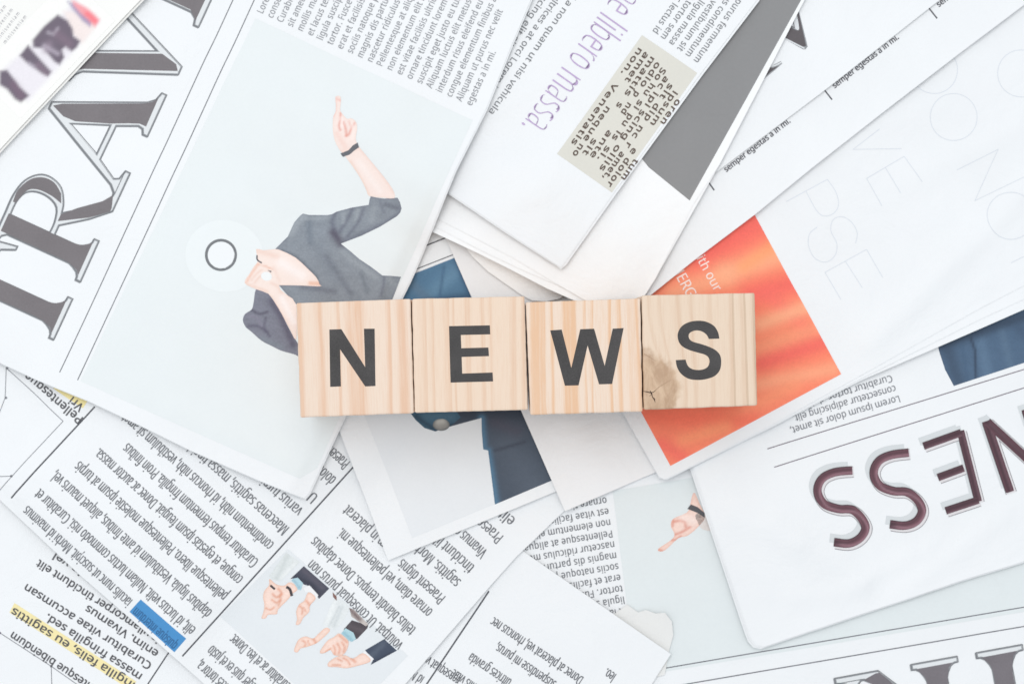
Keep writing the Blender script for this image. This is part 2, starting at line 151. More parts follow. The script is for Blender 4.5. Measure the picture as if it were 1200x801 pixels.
'S': (59, [54,21,54,14,51,9,47,5,41,2,35,0,27,-1,23,-1,18,-1,15,0,11,1,8,2,6,3,6,12,10,10,15,9,21,8,27,7,32,8,37,9,40,11,43,13,44,16,45,20,44,23,43,26,41,29,37,31,33,33,26,36,20,38,15,41,11,45,9,48,7,53,7,59,7,64,10,69,13,73,18,76,24,78,31,78,37,78,43,77,48,76,53,74,50,66,45,67,41,69,36,70,31,70,27,70,23,68,20,67,18,65,17,62,16,59,17,55,18,52,20,50,23,47,28,45,33,43,40,40,45,38,49,34,52,31,54,26], [40,42,41,40,43,42,39,43,40,39,44,43,38,44,39,38,45,44,38,49,45,49,48,45,48,47,45,47,46,45,37,50,38,50,49,38,37,51,50,37,52,51,36,52,37,36,53,52,36,54,53,36,55,54,35,55,36,35,56,55,34,56,35,34,57,56,34,58,57,33,58,34,33,59,58,33,60,59,32,60,33,32,61,60,32,62,61,31,62,32,31,63,62,30,63,31,30,64,63,29,64,30,29,65,64,28,65,29,28,66,65,27,66,28,26,66,27,26,67,66,25,67,26,25,0,67,24,0,25,23,0,24,23,1,0,22,1,23,21,1,22,21,2,1,20,2,21,12,14,13,19,2,20,12,15,14,19,3,2,18,3,19,12,16,15,17,3,18,12,17,16,12,3,17,12,4,3,11,4,12,11,5,4,10,5,11,9,5,10,8,5,9,8,6,5,7,6,8]),
'M': (98, [45,0,19,68,19,65,19,62,19,59,19,55,19,51,20,47,20,0,11,0,11,77,25,77,49,14,73,77,88,77,88,0,78,0,78,48,78,51,78,55,78,59,79,62,79,65,79,68,78,68,53,0], [9,1,10,1,11,10,1,12,11,12,24,13,24,14,13,24,23,14,23,15,14,9,2,1,0,12,1,12,25,24,22,15,23,9,3,2,21,15,22,9,4,3,20,15,21,9,5,4,19,15,20,18,15,19,9,6,5,17,15,18,9,7,6,16,15,17,9,8,7,0,25,12]),
'E': (60, [54,0,11,0,11,77,54,77,54,69,20,69,20,45,52,45,52,36,20,36,20,9,54,9], [1,5,2,5,3,2,5,4,3,1,6,5,1,9,6,9,7,6,9,8,7,1,10,9,1,11,10,1,0,11]),
'T': (60, [35,0,25,0,25,69,1,69,1,77,59,77,59,69,35,69], [3,5,4,3,6,5,2,6,3,1,7,2,7,6,2,1,0,7]),
'F': (56, [20,0,11,0,11,77,54,77,54,69,20,69,20,41,52,41,52,33,20,33], [1,5,2,5,3,2,5,4,3,1,6,5,1,9,6,9,7,6,9,8,7,1,0,9]),
'N': (82, [72,0,60,0,19,64,19,62,19,58,19,55,19,51,19,47,20,43,20,0,11,0,11,77,22,77,63,13,63,15,63,19,63,22,63,26,63,30,63,34,63,77,72,77], [10,2,11,2,12,11,2,13,12,19,21,20,19,0,21,10,3,2,1,13,2,10,4,3,10,5,4,10,6,5,10,7,6,10,8,7,10,9,8,18,0,19,17,0,18,16,0,17,15,0,16,14,0,15,13,0,14,1,0,13]),
'P': (66, [31,77,44,76,53,71,58,64,60,55,60,50,58,45,56,41,53,38,49,34,44,32,37,31,29,30,20,30,20,0,11,0,11,77,30,69,20,69,20,38,28,38,35,39,40,40,45,42,48,45,49,49,50,54,49,61,45,65,39,68], [15,18,16,18,0,16,18,1,0,18,2,1,18,17,2,17,29,2,29,3,2,15,19,18,28,3,29,27,3,28,27,4,3,26,4,27,26,5,4,25,5,26,25,6,5,24,6,25,24,7,6,23,7,24,22,7,23,22,8,7,21,8,22,20,8,21,15,13,19,13,20,19,13,8,20,13,9,8,13,10,9,13,11,10,13,12,11,15,14,13]),
'A': (69, [59,0,50,24,19,24,10,0,0,0,30,78,39,78,69,0,38,56,38,57,37,59,36,61,36,64,35,66,34,68,34,65,33,63,33,61,32,59,32,57,31,56,22,33,47,33], [4,6,5,4,14,6,14,7,6,4,15,14,13,7,14,12,7,13,4,16,15,11,7,12,4,17,16,10,7,11,4,18,17,4,19,18,9,7,10,4,20,19,8,7,9,4,21,20,22,7,8,4,2,21,2,22,21,2,1,22,1,7,22,4,3,2,0,7,1]),
'I': (37, [32,0,4,0,4,6,13,8,13,70,4,72,4,77,32,77,32,72,23,70,23,8,32,6], [5,7,6,5,8,7,4,8,5,4,9,8,3,9,4,3,10,9,2,10,3,2,11,10,1,11,2,1,0,11]),
'D': (79, [72,39,71,27,68,18,62,10,54,4,44,1,32,0,11,0,11,77,34,77,45,76,55,73,62,68,68,60,71,51,62,39,61,48,59,56,55,62,49,66,42,68,33,69,20,69,20,8,31,8,45,10,54,16,60,26], [7,22,8,22,9,8,22,10,9,22,11,10,22,21,11,21,12,11,7,23,22,20,12,21,19,12,20,19,13,12,18,13,19,17,13,18,17,14,13,16,14,17,16,0,14,15,0,16,15,1,0,27,1,15,27,2,1,26,2,27,26,3,2,25,3,26,24,3,25,24,4,3,7,24,23,7,4,24,7,5,4,7,6,5]),
'U': (79, [69,27,69,20,66,13,62,7,56,3,49,0,39,-1,27,1,17,7,12,16,10,28,10,77,20,77,20,27,21,19,25,13,31,9,40,7,46,8,51,10,55,13,58,17,59,22,60,27,60,77,69,77], [10,12,11,10,13,12,23,25,24,23,0,25,9,13,10,22,0,23,22,1,0,9,14,13,21,1,22,21,2,1,9,15,14,20,2,21,8,15,9,19,2,20,19,3,2,8,16,15,18,3,19,8,17,16,17,3,18,8,3,17,8,4,3,7,4,8,7,5,4,6,5,7]),
'V': (65, [65,77,37,0,28,0,0,77,10,77,28,28,29,25,30,22,31,19,31,16,32,13,33,11,33,13,34,16,35,19,35,22,36,25,37,28,55,77], [2,4,3,2,5,4,17,0,18,17,1,0,16,1,17,2,6,5,15,1,16,2,7,6,14,1,15,2,8,7,13,1,14,2,9,8,12,1,13,2,10,9,11,1,12,2,11,10,2,1,11]),
'O': (85, [78,39,77,30,76,22,73,16,69,10,64,5,58,2,51,0,42,-1,34,0,27,2,20,5,15,10,12,16,9,23,7,30,7,39,8,50,11,60,15,68,22,74,31,77,42,79,53,77,62,74,69,68,74,60,77,50,17,39,18,30,20,22,23,16,28,11,34,8,42,7,50,8,57,11,62,16,65,22,67,30,68,39,66,52,62,62,54,68,42,70,34,69,28,66,23,62,20,56,18,48], [21,23,22,21,24,23,20,24,21,20,25,24,19,44,20,44,25,20,19,45,44,43,25,44,19,46,45,42,25,43,42,26,25,18,46,19,18,47,46,18,48,47,41,26,42,41,27,26,17,48,18,17,49,48,40,27,41,16,49,17,40,0,27,16,28,49,15,28,16,15,29,28,39,0,40,39,1,0,14,29,15,39,2,1,14,30,29,38,2,39,13,30,14,38,3,2,13,31,30,37,3,38,13,32,31,36,3,37,12,32,13,36,4,3,12,33,32,35,4,36,11,33,12,35,5,4,11,34,33,34,5,35,11,5,34,10,5,11,10,6,5,9,6,10,9,7,6,8,7,9]),
'R': (67, [32,77,41,77,48,75,53,72,57,68,59,62,60,55,59,50,58,45,55,41,52,39,48,36,45,35,66,0,54,0,36,32,20,32,20,0,11,0,11,77,31,69,20,69,20,40,32,40,40,41,46,44,49,49,50,55,49,60,48,63,45,66,42,67,37,69], [18,21,19,21,0,19,21,1,0,21,2,1,21,3,2,21,20,3,20,4,3,18,22,21,32,4,20,31,4,32,31,5,4,30,5,31,29,5,30,28,5,29,28,6,5,27,6,28,27,7,6,26,7,27,26,8,7,25,8,26,25,9,8,24,9,25,24,10,9,23,10,24,18,16,22,16,23,22,16,10,23,16,11,10,16,12,11,16,15,12,15,13,12,18,17,16,14,13,15]),
'W': (101, [99,77,79,0,69,0,54,51,53,53,53,55,52,58,51,60,51,62,50,64,50,65,50,66,49,62,49,60,48,58,48,55,47,53,46,50,32,0,22,0,1,77,11,77,24,30,24,28,25,25,25,23,26,20,26,18,27,16,27,14,27,12,28,14,28,16,28,18,29,21,29,23,30,26,31,28,31,31,45,77,55,77,69,30,70,28,71,25,71,23,72,20,72,18,73,16,73,14,73,12,74,14,74,17,75,20,76,24,76,27,77,30,89,77], [19,21,20,19,22,21,38,40,39,38,11,40,11,41,40,55,0,56,55,1,0,38,10,11,10,41,11,38,9,10,9,41,10,38,12,9,8,41,9,38,13,12,7,41,8,38,14,13,6,41,7,5,41,6,38,15,14,4,41,5,38,16,15,3,41,4,38,17,16,2,41,3,38,18,17,37,18,38,2,42,41,54,1,55,19,23,22,36,18,37,2,43,42,19,24,23,53,1,54,35,18,36,2,44,43,19,25,24,52,1,53,34,18,35,2,45,44,19,26,25,33,18,34,51,1,52,19,27,26,2,46,45,32,18,33,19,28,27,2,47,46,50,1,51,31,18,32,19,29,28,2,48,47,49,1,50,30,18,31,19,30,29,2,49,48,19,18,30,2,1,49]),
'G': (79, [44,41,71,41,71,3,65,1,58,0,51,-1,44,-1,33,0,23,4,16,10,11,17,8,27,7,39,8,50,11,60,17,68,25,74,35,77,47,78,53,78,59,77,65,76,70,74,66,65,62,67,57,69,52,70,46,70,38,69,30,66,25,61,20,55,18,48,17,39,18,30,20,22,24,16,29,11,37,8,46,7,51,8,55,8,58,9,61,9,61,32,44,32], [17,19,18,17,20,19,17,21,20,16,21,17,16,22,21,16,26,22,26,25,22,25,24,22,24,23,22,15,27,16,27,26,16,15,28,27,15,29,28,14,29,15,14,30,29,14,31,30,13,31,14,13,32,31,12,32,13,12,33,32,45,1,0,45,44,1,44,2,1,11,33,12,11,34,33,43,2,44,11,35,34,10,35,11,10,36,35,9,36,10,9,37,36,9,38,37,8,38,9,42,2,43,41,2,42,8,39,38,40,2,41,39,2,40,8,2,39,7,2,8,7,3,2,7,4,3,6,4,7,6,5,4]),
'Q': (85, [78,39,77,30,75,22,72,15,68,9,62,4,55,1,74,-18,60,-18,45,-1,44,-1,43,-1,42,-1,34,0,27,2,20,5,15,10,12,16,9,23,7,30,7,39,8,50,11,60,15,68,22,74,31,77,42,79,53,77,62,74,69,68,74,60,77,50,17,39,18,30,20,22,23,16,28,11,34,8,42,7,50,8,57,11,62,16,65,22,67,30,68,39,66,52,62,62,54,68,42,70,34,69,28,66,23,62,20,56,18,48], [25,27,26,25,28,27,24,28,25,24,29,28,23,48,24,48,29,24,23,49,48,47,29,48,23,50,49,46,29,47,46,30,29,22,50,23,22,51,50,22,52,51,45,30,46,45,31,30,21,52,22,21,53,52,44,31,45,20,53,21,44,0,31,20,32,53,19,32,20,19,33,32,43,0,44,43,1,0,18,33,19,43,2,1,18,34,33,42,2,43,17,34,18,17,35,34,41,2,42,41,3,2,17,36,35,40,3,41,16,36,17,40,4,3,16,37,36,39,4,40,15,37,16,39,5,4,15,38,37,38,5,39,15,5,38,14,5,15,14,6,5,13,6,14,13,9,6,9,7,6,12,10,13,10,9,13,8,7,9,12,11,10]),
'.': (29, [8,6,8,9,10,11,12,13,14,13,17,13,19,11,21,9,21,6,21,2,19,0,17,-1,14,-2,12,-1,10,0,8,2], [3,5,4,2,5,3,2,6,5,1,6,2,1,7,6,0,7,1,0,8,7,15,8,0,15,9,8,15,10,9,14,10,15,13,10,14,13,11,10,12,11,13]),
',': (27, [20,13,21,11,19,5,17,-1,14,-8,11,-14,4,-14,6,-8,8,0,9,7,10,13], [9,0,10,9,1,0,9,2,1,8,2,9,8,3,2,7,3,8,7,4,3,6,4,7,6,5,4]),}
_gc = {}
def glyph(ch):
    if ch in _gc: return _gc[ch]
    adv, pts, tr_ = GLYPHS[ch]
    P = np.array(pts, float).reshape(-1, 2)
    T = [tuple(tr_[k:k+3]) for k in range(0, len(tr_), 3)]
    # outward normals of the outline, for making the stroke heavier or lighter
    cnt = {}
    TT = []
    for a, b, c in T:
        ar = (P[b][0]-P[a][0])*(P[c][1]-P[a][1]) - (P[b][1]-P[a][1])*(P[c][0]-P[a][0])
        if ar < 0: a, b, c = a, c, b
        TT.append((a, b, c))
        for e in ((a, b), (b, c), (c, a)): cnt[e] = 1
    N = np.zeros_like(P)
    for (a, b) in cnt:
        if (b, a) in cnt: continue
        d = P[b]-P[a]; L = math.hypot(*d)
        if L == 0: continue
        n = np.array((d[1], -d[0]))/L
        N[a] += n; N[b] += n
    for k in range(len(P)):
        L = math.hypot(*N[k])
        if L > 1e-6: N[k] = N[k]/L
    _gc[ch] = (adv, P, N, TT); return _gc[ch]
SPACE = 28
def text_width(s, track=0): return sum((SPACE if c == ' ' else glyph(c)[0]) + track for c in s)
def text_geo(s, start, u, xh, length=None, xs=None, w=(1.5, 1.5), track=0):
    """flat triangles of a line of print in page pixels; u = reading direction, letters stand to its left"""
    k = xh/58.0
    tw = text_width(s, track)*k
    if xs is None: xs = (length/tw) if length else 1.0
    v = (u[1], -u[0]); V = []; F = []; x = 0
    for c in s:
        if c == ' ': x += SPACE + track; continue
        adv, P, N, T = glyph(c); b = len(V)
        for p, n in zip(P, N):
            lx = (x + p[0])*k*xs + n[0]*w[0]*k; ly = (p[1] + n[1]*w[1])*k
            V.append((start[0]+lx*u[0]+ly*v[0], start[1]+lx*u[1]+ly*v[1]))
        F += [tuple(b+i for i in t) for t in T]
        x += adv + track
    return V, F

# ------------------------------------------------------------------ the pile of paper: every sheet drapes over the ones below it
CELL = 7.0; GX0, GY0, GX1, GY1 = -560, -460, 1760, 1260
GW = int((GX1-GX0)/CELL)+1; GH = int((GY1-GY0)/CELL)+1
XX, YY = np.meshgrid(GX0+CELL*np.arange(GW), GY0+CELL*np.arange(GH))
PILE = np.zeros((GH, GW))          # height in metres of what lies there so far
def inside(poly, X, Y):
    r = np.zeros(X.shape, bool); n = len(poly)
    for i in range(n):
        x1, y1 = poly[i]; x2, y2 = poly[(i+1) % n]
        c = ((y1 > Y) != (y2 > Y))
        with np.errstate(divide='ignore', invalid='ignore'):
            r ^= c & (X < (x2-x1)*(Y-y1)/((y2-y1) if y2 != y1 else 1e-9)+x1)
    return r
def shift(a, dy, dx):
    p = np.pad(a, 4, mode='edge'); return p[4+dy:4+dy+a.shape[0], 4+dx:4+dx+a.shape[1]]
def dilate(a, r):
    o = a
    for _ in range(r):
        o = np.maximum.reduce([o, shift(o,1,0), shift(o,-1,0), shift(o,0,1), shift(o,0,-1)])
    return o
def blur(a, n):
    for _ in range(n):
        a = (shift(a,1,0)+shift(a,-1,0)+2*a)/4; a = (shift(a,0,1)+shift(a,0,-1)+2*a)/4
    return a
def waves(seed, wl):
    r = np.random.RandomState(seed); o = np.zeros_like(XX)
    for _ in range(9):
        th = r.uniform(0, math.pi); k = 2*math.pi/(wl*r.uniform(0.7, 1.9)); ph = r.uniform(0, 6.28)
        o += np.sin(k*(XX*math.cos(th)+YY*math.sin(th))+ph+0.8*np.sin(k*0.6*(XX*math.sin(th)-YY*math.cos(th))+ph*2))
    return o/9
def segdist(a, b, X, Y):
    dx, dy = b[0]-a[0], b[1]-a[1]; t = ((X-a[0])*dx+(Y-a[1])*dy)/(dx*dx+dy*dy); t = np.clip(t, 0, 1)
    return np.hypot(X-a[0]-t*dx, Y-a[1]-t*dy)
LIFT = 0.55
class Sheet:
    pass
def lay(poly, seed, thick=0.0003, wave=0.0005, wl=110, lifts=(), creases=(), leaves=()):
    """work out the height of a sheet lying on the pile. lifts: (p, q, height_m, reach_px) edge curling up; creases: (p, q, height_m, width_px)"""
    global PILE
    S = Sheet(); S.poly = poly; S.thick = thick
    base = PILE + thick*1.15
    env = blur(dilate(PILE, 4), 7) + thick*1.15
    extra = (waves(seed, wl)+1)*0.5*wave
    for p, q, h, w in lifts:
        dx, dy = q[0]-p[0], q[1]-p[1]; L = math.hypot(dx, dy); nx, ny = -dy/L, dx/L
        mx, my = (p[0]+q[0])/2, (p[1]+q[1])/2
        if not bool(inside(poly, np.array([mx+nx*3]), np.array([my+ny*3]))[0]): nx, ny = -nx, -ny
        sd = (XX-p[0])*nx+(YY-p[1])*ny; t = ((XX-p[0])*dx+(YY-p[1])*dy)/(L*L)
        along = 1/(1+np.exp(-(t*L+10)/9))*1/(1+np.exp(-((1-t)*L+10)/9))
        extra = extra + LIFT*h*along*np.exp(-np.clip(sd, -18, 400)/w)
    for p, q, h, w in creases: extra = extra + h*np.exp(-(segdist(p, q, XX, YY)/w)**2) if h > 0 else np.maximum(extra + h*np.exp(-(segdist(p, q, XX, YY)/w)**2), 0)
    S.h = env + extra
    S.h = np.maximum(S.h, base)
    m = inside(poly, XX, YY); md = dilate(m.astype(float), 1) > 0.5
    vis = m & (XX > 0) & (XX < 1200) & (YY > 0) & (YY < 801)
    S.z = float(S.h[vis].mean()) if vis.any() else float(S.h[m].mean())
    S.k = PX*(CAM_H-S.z)/CAM_H
    PILE = np.where(md, np.maximum(PILE, S.h), PILE)
    cx = sum(p[0] for p in poly)/len(poly); cy = sum(p[1] for p in poly)/len(poly)
    S.c = ((cx-600)*S.k, (400.5-cy)*S.k)
    return S
def hsample(H, x, y):
    fx = min(max((x-GX0)/CELL, 0), GW-1.001); fy = min(max((y-GY0)/CELL, 0), GH-1.001)
    i, j = int(fx), int(fy); a, b = fx-i, fy-j
    if a+b <= 1: return H[j,i]+a*(H[j,i+1]-H[j,i])+b*(H[j+1,i]-H[j,i])
    return H[j+1,i+1]+(1-a)*(H[j+1,i]-H[j+1,i+1])+(1-b)*(H[j,i+1]-H[j+1,i+1])
def place(S, V, dz):
    return [((x-600)*S.k-S.c[0], (400.5-y)*S.k-S.c[1], hsample(S.h, x, y)+dz) for x, y in V]
def split(P, d):
    """cut a convex polygon where d changes sign: (negative side, positive side)"""
    A, B = [], []; n = len(P)
    for i in range(n):
        p, q = P[i], P[(i+1) % n]; a, b = d[i], d[(i+1) % n]
        if a <= 1e-7: A.append(p)
        if a >= -1e-7: B.append(p)
        if (a < -1e-7 and b > 1e-7) or (a > 1e-7 and b < -1e-7):
            if (p > q): t = b/(b-a); m = (q[0]+(p[0]-q[0])*t, q[1]+(p[1]-q[1])*t)
            else: t = a/(a-b); m = (p[0]+(q[0]-p[0])*t, p[1]+(q[1]-p[1])*t)
            A.append(m); B.append(m)
    return (A if len(A) > 2 else None), (B if len(B) > 2 else None)
def slabs(P, f, base, c):
    """cut a polygon into slabs of width c along the function f"""
    v = [f(p) for p in P]; k = math.floor((min(v)-base)/c+1e-6)+1; out = []
    while P is not None and base+k*c < max(v)-1e-6:
        A, P = split(P, [x-base-k*c for x in v])
        if A: out.append(A)
        if P is None: return out
        v = [f(p) for p in P]; k += 1
    out.append(P); return out
def cut(V, F, clip=None, grid=True, sub=1):
    """cut flat polygons along the height grid (so that they follow the sheet) and keep the side of clip lines that is inside"""
    c = CELL/sub; polys = [[tuple(V[i]) for i in f] for f in F]
    for (p, q) in (clip or ()):
        o = []
        for P in polys:
            A, B = split(P, [(x-p[0])*(q[1]-p[1])-(y-p[1])*(q[0]-p[0]) for x, y in P])
            if A: o.append(A)
        polys = o
    if grid:
        o = []
        for P in polys:
            for X in slabs(P, lambda t: t[0], GX0, c):
                for Y in slabs(X, lambda t: t[1], GY0, c): o += slabs(Y, lambda t: t[0]+t[1], GX0+GY0, c)
        polys = o
    idx = {}; V2 = []; F2 = []
    for P in polys:
        f = []
        for x, y in P:
            k = (round(x*2000), round(y*2000))
            if k not in idx: idx[k] = len(V2); V2.append((x, y))
            if not f or f[-1] != idx[k]: f.append(idx[k])
        while len(f) > 1 and f[0] == f[-1]: f.pop()
        if len(f) > 2 and len(set(f)) == len(f): F2.append(tuple(f))
    return V2, F2
def tri(*loops):
    L = [[Vector((x, y, 0)) for x, y in l] for l in loops]
    T = tessellate_polygon(L); V = [p for l in loops for p in l]
    return V, [tuple(t) for t in T]
def up(V, F):
    """turn faces so that, once y is flipped to world, they face up"""
    out = []
    for f in F:
        a = 0
        for i in range(len(f)):
            x1, y1 = V[f[i]]; x2, y2 = V[f[(i+1) % len(f)]]; a += x1*y2-x2*y1
        out.append(tuple(reversed(f)) if a > 0 else f)
    return out
EPS = 0.00004
def put(S, name, geos, mat, layer=1, parent=None, clip=None, grid=True, label=None, step=0.0):
    T, F = [], []
    for i, (v, f) in enumerate(geos):
        v, f = cut(v, f, clip, grid); b = len(T)
        T += place(S, v, EPS*(layer+step*i)); F += [tuple(b+j for j in t) for t in up(v, f)]
    me = bpy.data.meshes.new(name); me.from_pydata(T, [], F); me.update()
    for p in me.polygons: p.use_smooth = True
    o = link(name, me, parent or S.root, [mat])
    if label: o['label'] = label
    return o
def polydist(P, X, Y, closed=False):
    n = len(P); d = np.full(X.shape, 1e9)
    for i in range(n if closed else n-1): d = np.minimum(d, segdist(P[i], P[(i+1) % n], X, Y))
    return d
_pt = {}
def print_mat(rough, grain):
    k = (rough, grain)
    if k in _pt: return _pt[k]
    t = NT('photo_print'); at = t.n('ShaderNodeAttribute', attribute_name='print_colour')
    f = t.noise(t.mapping(), 1300, 3, .7); g = t.noise(t.mapping((1, 1.6, 1), (0, 0, .7)), 220, 4, .6, .4)
    m = t.math('ADD', t.math('MULTIPLY', f, grain*2.8), t.math('MULTIPLY', g, grain*1.6))
    m = t.math('ADD', m, 1-grain*2.2)
    c = t.n('ShaderNodeVectorMath', operation='SCALE'); t.l(at.outputs['Vector'], c.inputs[0]); t.l(m, c.inputs['Scale'])
    t.l(c.outputs[0], t.b.inputs['Base Color']); t.b.inputs['Roughness'].default_value = rough; t.b.inputs['Specular IOR Level'].default_value = .3
    _pt[k] = t.m; return t.m
def paint(S, name, poly, base, marks=(), layer=2, edge=None, sub=3, grain=.10, label=None, parent=None, geo=None):
    """a printed photograph: its own soft tones (the tones of the print itself) stored per vertex.
    marks: ('s', path, width, colour, strength) soft stroke or ('b', polygon, softness, colour, strength) soft patch"""
    V, F = cut(*(geo or tri(poly)), sub=sub)
    X = np.array([v[0] for v in V]); Y = np.array([v[1] for v in V])
    C = np.zeros((len(V), 3)); C[:] = lin(base)
    if edge:
        col, w, st = edge; wt = (st*np.exp(-(polydist(poly, X, Y, True)/w)**1.5))[:, None]; C = C*(1-wt)+np.array(lin(col))*wt
    for k, P, w, col, st in marks:
        if k == 's': wt = st*np.exp(-(polydist(P, X, Y)/w)**2)
        else:
            sd = polydist(P, X, Y, True)*np.where(inside(P, X, Y), -1, 1); t = np.clip(.5-sd/w, 0, 1); wt = st*t*t*(3-2*t)
        wt = wt[:, None]; C = C*(1-wt)+np.array(lin(col))*wt
    me = bpy.data.meshes.new(name); me.from_pydata(place(S, V, EPS*layer), [], up(V, F)); me.update()
    at = me.color_attributes.new('print_colour', 'FLOAT_COLOR', 'POINT')
    at.data.foreach_set('color', np.concatenate([C, np.ones((len(V), 1))], 1).ravel())
    for p in me.polygons: p.use_smooth = True
    o = link(name, me, parent or S.root, [print_mat(.6, grain)])
    if label: o['label'] = label
    return o
def newspaper(S, label, group='newspaper sheets spread under the cubes', mat=None, name='newspaper', cat='newspaper', leaves=()):
    r = bpy.data.objects.new(name, None); COL.objects.link(r); r.location = (S.c[0], S.c[1], 0); tag(r, label, cat, group)
    S.root = r; r.empty_display_size = 0.02
    pm = mat or paper_mat()
    def page(poly, dz, nm):
        V, F = cut(*tri(poly))
        T = place(S, V, dz); F = up(V, F); n = len(T); th = min(0.00018, S.thick*0.8)
        B = [(x, y, z-th) for x, y, z in T]
        E = {}
        for f in F:
            for i in range(len(f)): E[(f[i], f[(i+1) % len(f)])] = 1
        RV, RF = [], []
        for (a, b) in E:
            if (b, a) in E: continue
            q = 2*n+len(RV); RV += [T[a], T[b], B[b], B[a]]; RF.append((q+1, q, q+3, q+2))
        me = bpy.data.meshes.new(nm); me.from_pydata(T+B+RV, [], F+[tuple(n+i for i in reversed(f)) for f in F]+RF); me.update()
        nf = 2*len(F)
        for i, p in enumerate(me.polygons): p.use_smooth = i < nf
        o = link(nm, me, r, [pm])
    page(S.poly, 0, 'page')
    for (pl, dz) in leaves: page(pl, -dz, 'inner_page')
    return r
def rot_poly(c, rx, ry, a=0, n=40):
    return [(c[0]+rx*math.cos(t)*math.cos(a)-ry*math.sin(t)*math.sin(a), c[1]+rx*math.cos(t)*math.sin(a)+ry*math.sin(t)*math.cos(a)) for t in [2*math.pi*i/n for i in range(n)]]
def ring(c, r1, r2, n=48):
    V = rot_poly(c, r1, r1, 0, n)+rot_poly(c, r2, r2, 0, n)
    return V, [(i, (i+1) % n, n+(i+1) % n, n+i) for i in range(n)]
def smooth(pts, closed=False, n=5):
    out = []; N = len(pts)
    rng = range(N) if closed else range(N-1)
    for i in rng:
        p = [pts[(i+k-1) % N] if closed else pts[min(max(i+k-1, 0), N-1)] for k in range(4)]
        for j in range(n):
            t = j/n
            out.append(tuple(0.5*((2*p[1][d])+(-p[0][d]+p[2][d])*t+(2*p[0][d]-5*p[1][d]+4*p[2][d]-p[3][d])*t*t+(-p[0][d]+3*p[1][d]-3*p[2][d]+p[3][d])*t**3) for d in (0, 1)))
    if not closed: out.append(pts[-1])
    return out
def ribbon(path, w):
    """a band of even width along a path"""
    n = len(path); V = []
    for i in range(n):
        a = path[max(i-1, 0)]; b = path[min(i+1, n-1)]
        if 0 < i < n-1:
            d1 = np.array(path[i])-np.array(path[i-1]); d2 = np.array(path[i+1])-np.array(path[i])
            d1 = d1/np.hypot(*d1); d2 = d2/np.hypot(*d2); d = d1+d2; L = np.hypot(*d)
            if L < 1e-6: d = d1; s = 1
            else: d = d/L; s = min(1/max(0.3, float(np.dot(d, d1))), 2.5)
        else:
            d = np.array(b)-np.array(a); d = d/np.hypot(*d); s = 1
        nx, ny = -d[1]*w/2*s, d[0]*w/2*s
        V += [(path[i][0]+nx, path[i][1]+ny), (path[i][0]-nx, path[i][1]-ny)]
    return V, [(2*i, 2*i+1, 2*i+3, 2*i+2) for i in range(n-1)]
def line(p, q, w): return ribbon([p, q], w)
def grow(poly, d):
    """offset a closed outline outwards by d"""
    n = len(poly); A = sum(poly[i][0]*poly[(i+1)%n][1]-poly[(i+1)%n][0]*poly[i][1] for i in range(n)); s = 1 if A > 0 else -1
    out = []
    for i in range(n):
        a, b, c = (np.array(poly[i-1]), np.array(poly[i]), np.array(poly[(i+1)%n]))
        d1 = (b-a)/max(np.hypot(*(b-a)), 1e-9); d2 = (c-b)/max(np.hypot(*(c-b)), 1e-9)
        n1 = np.array((d1[1], -d1[0]))*s; n2 = np.array((d2[1], -d2[0]))*s; m = n1+n2; L = np.hypot(*m)
        if L < 0.35: m = n1; k = 1
        else: m = m/L; k = min(1/max(float(np.dot(m, n1)), 0.4), 2.0)
        out.append(tuple(b+m*k*d))
    return out
def crop(reg, scale, pts): return [(reg[0]+x/scale, reg[1]+y/scale) for x, y in pts]
INK = (84, 86, 92); BODY = (112, 115, 121)
def lines_of(S, rows, xh, w=(1.5, 1.5), col=BODY, clip=None, xs=None, track=0, label=None, layer=2):
    """rows: (text, start, end) baseline from start to end, or (text, start, u, 'u') with fixed xs"""
    g = []
    for r in rows:
        s, a, b = r[:3]
        if len(r) == 4: g.append(text_geo(s, a, b, xh, xs=xs, w=w, track=track))
        else:
            L = math.hypot(b[0]-a[0], b[1]-a[1]); u = ((b[0]-a[0])/L, (b[1]-a[1])/L)
            g.append(text_geo(s, a, u, xh, length=L, w=w, track=track))
    return put(S, 'printed_text', g, ink(col, 0.12), layer, clip=clip, grid=False, label=label)
def unit(a): L = math.hypot(*a); return (a[0]/L, a[1]/L)
def add(p, *t):
    x, y = p
    for k, d in t: x += k*d[0]; y += k*d[1]
    return (x, y)

# ------------------------------------------------------------------ the table under everything
tm = NT('white_table'); tm.l(tm.ramp(tm.noise(tm.mapping(), 12, 4), [(0.3, (0.72, 0.73, 0.74)), (0.7, (0.78, 0.79, 0.80))]), tm.b.inputs['Base Color']); tm.b.inputs['Roughness'].default_value = 0.45
me = bpy.data.meshes.new('table_top'); s = 1.2
me.from_pydata([(-s,-s,-0.03),(s,-s,-0.03),(s,s,-0.03),(-s,s,-0.03),(-s,-s,0),(s,-s,0),(s,s,0),(-s,s,0)], [], [(0,3,2,1),(4,5,6,7),(0,1,5,4),(1,2,6,5),(2,3,7,6),(3,0,4,7)])
tag(link('table_top', me, None, [tm.m]), 'white table top that everything lies on', kind='structure')

PHOTO_BG = (232, 237, 238)
SKIN = (243, 218, 206); SKIN_D = (232, 182, 168)

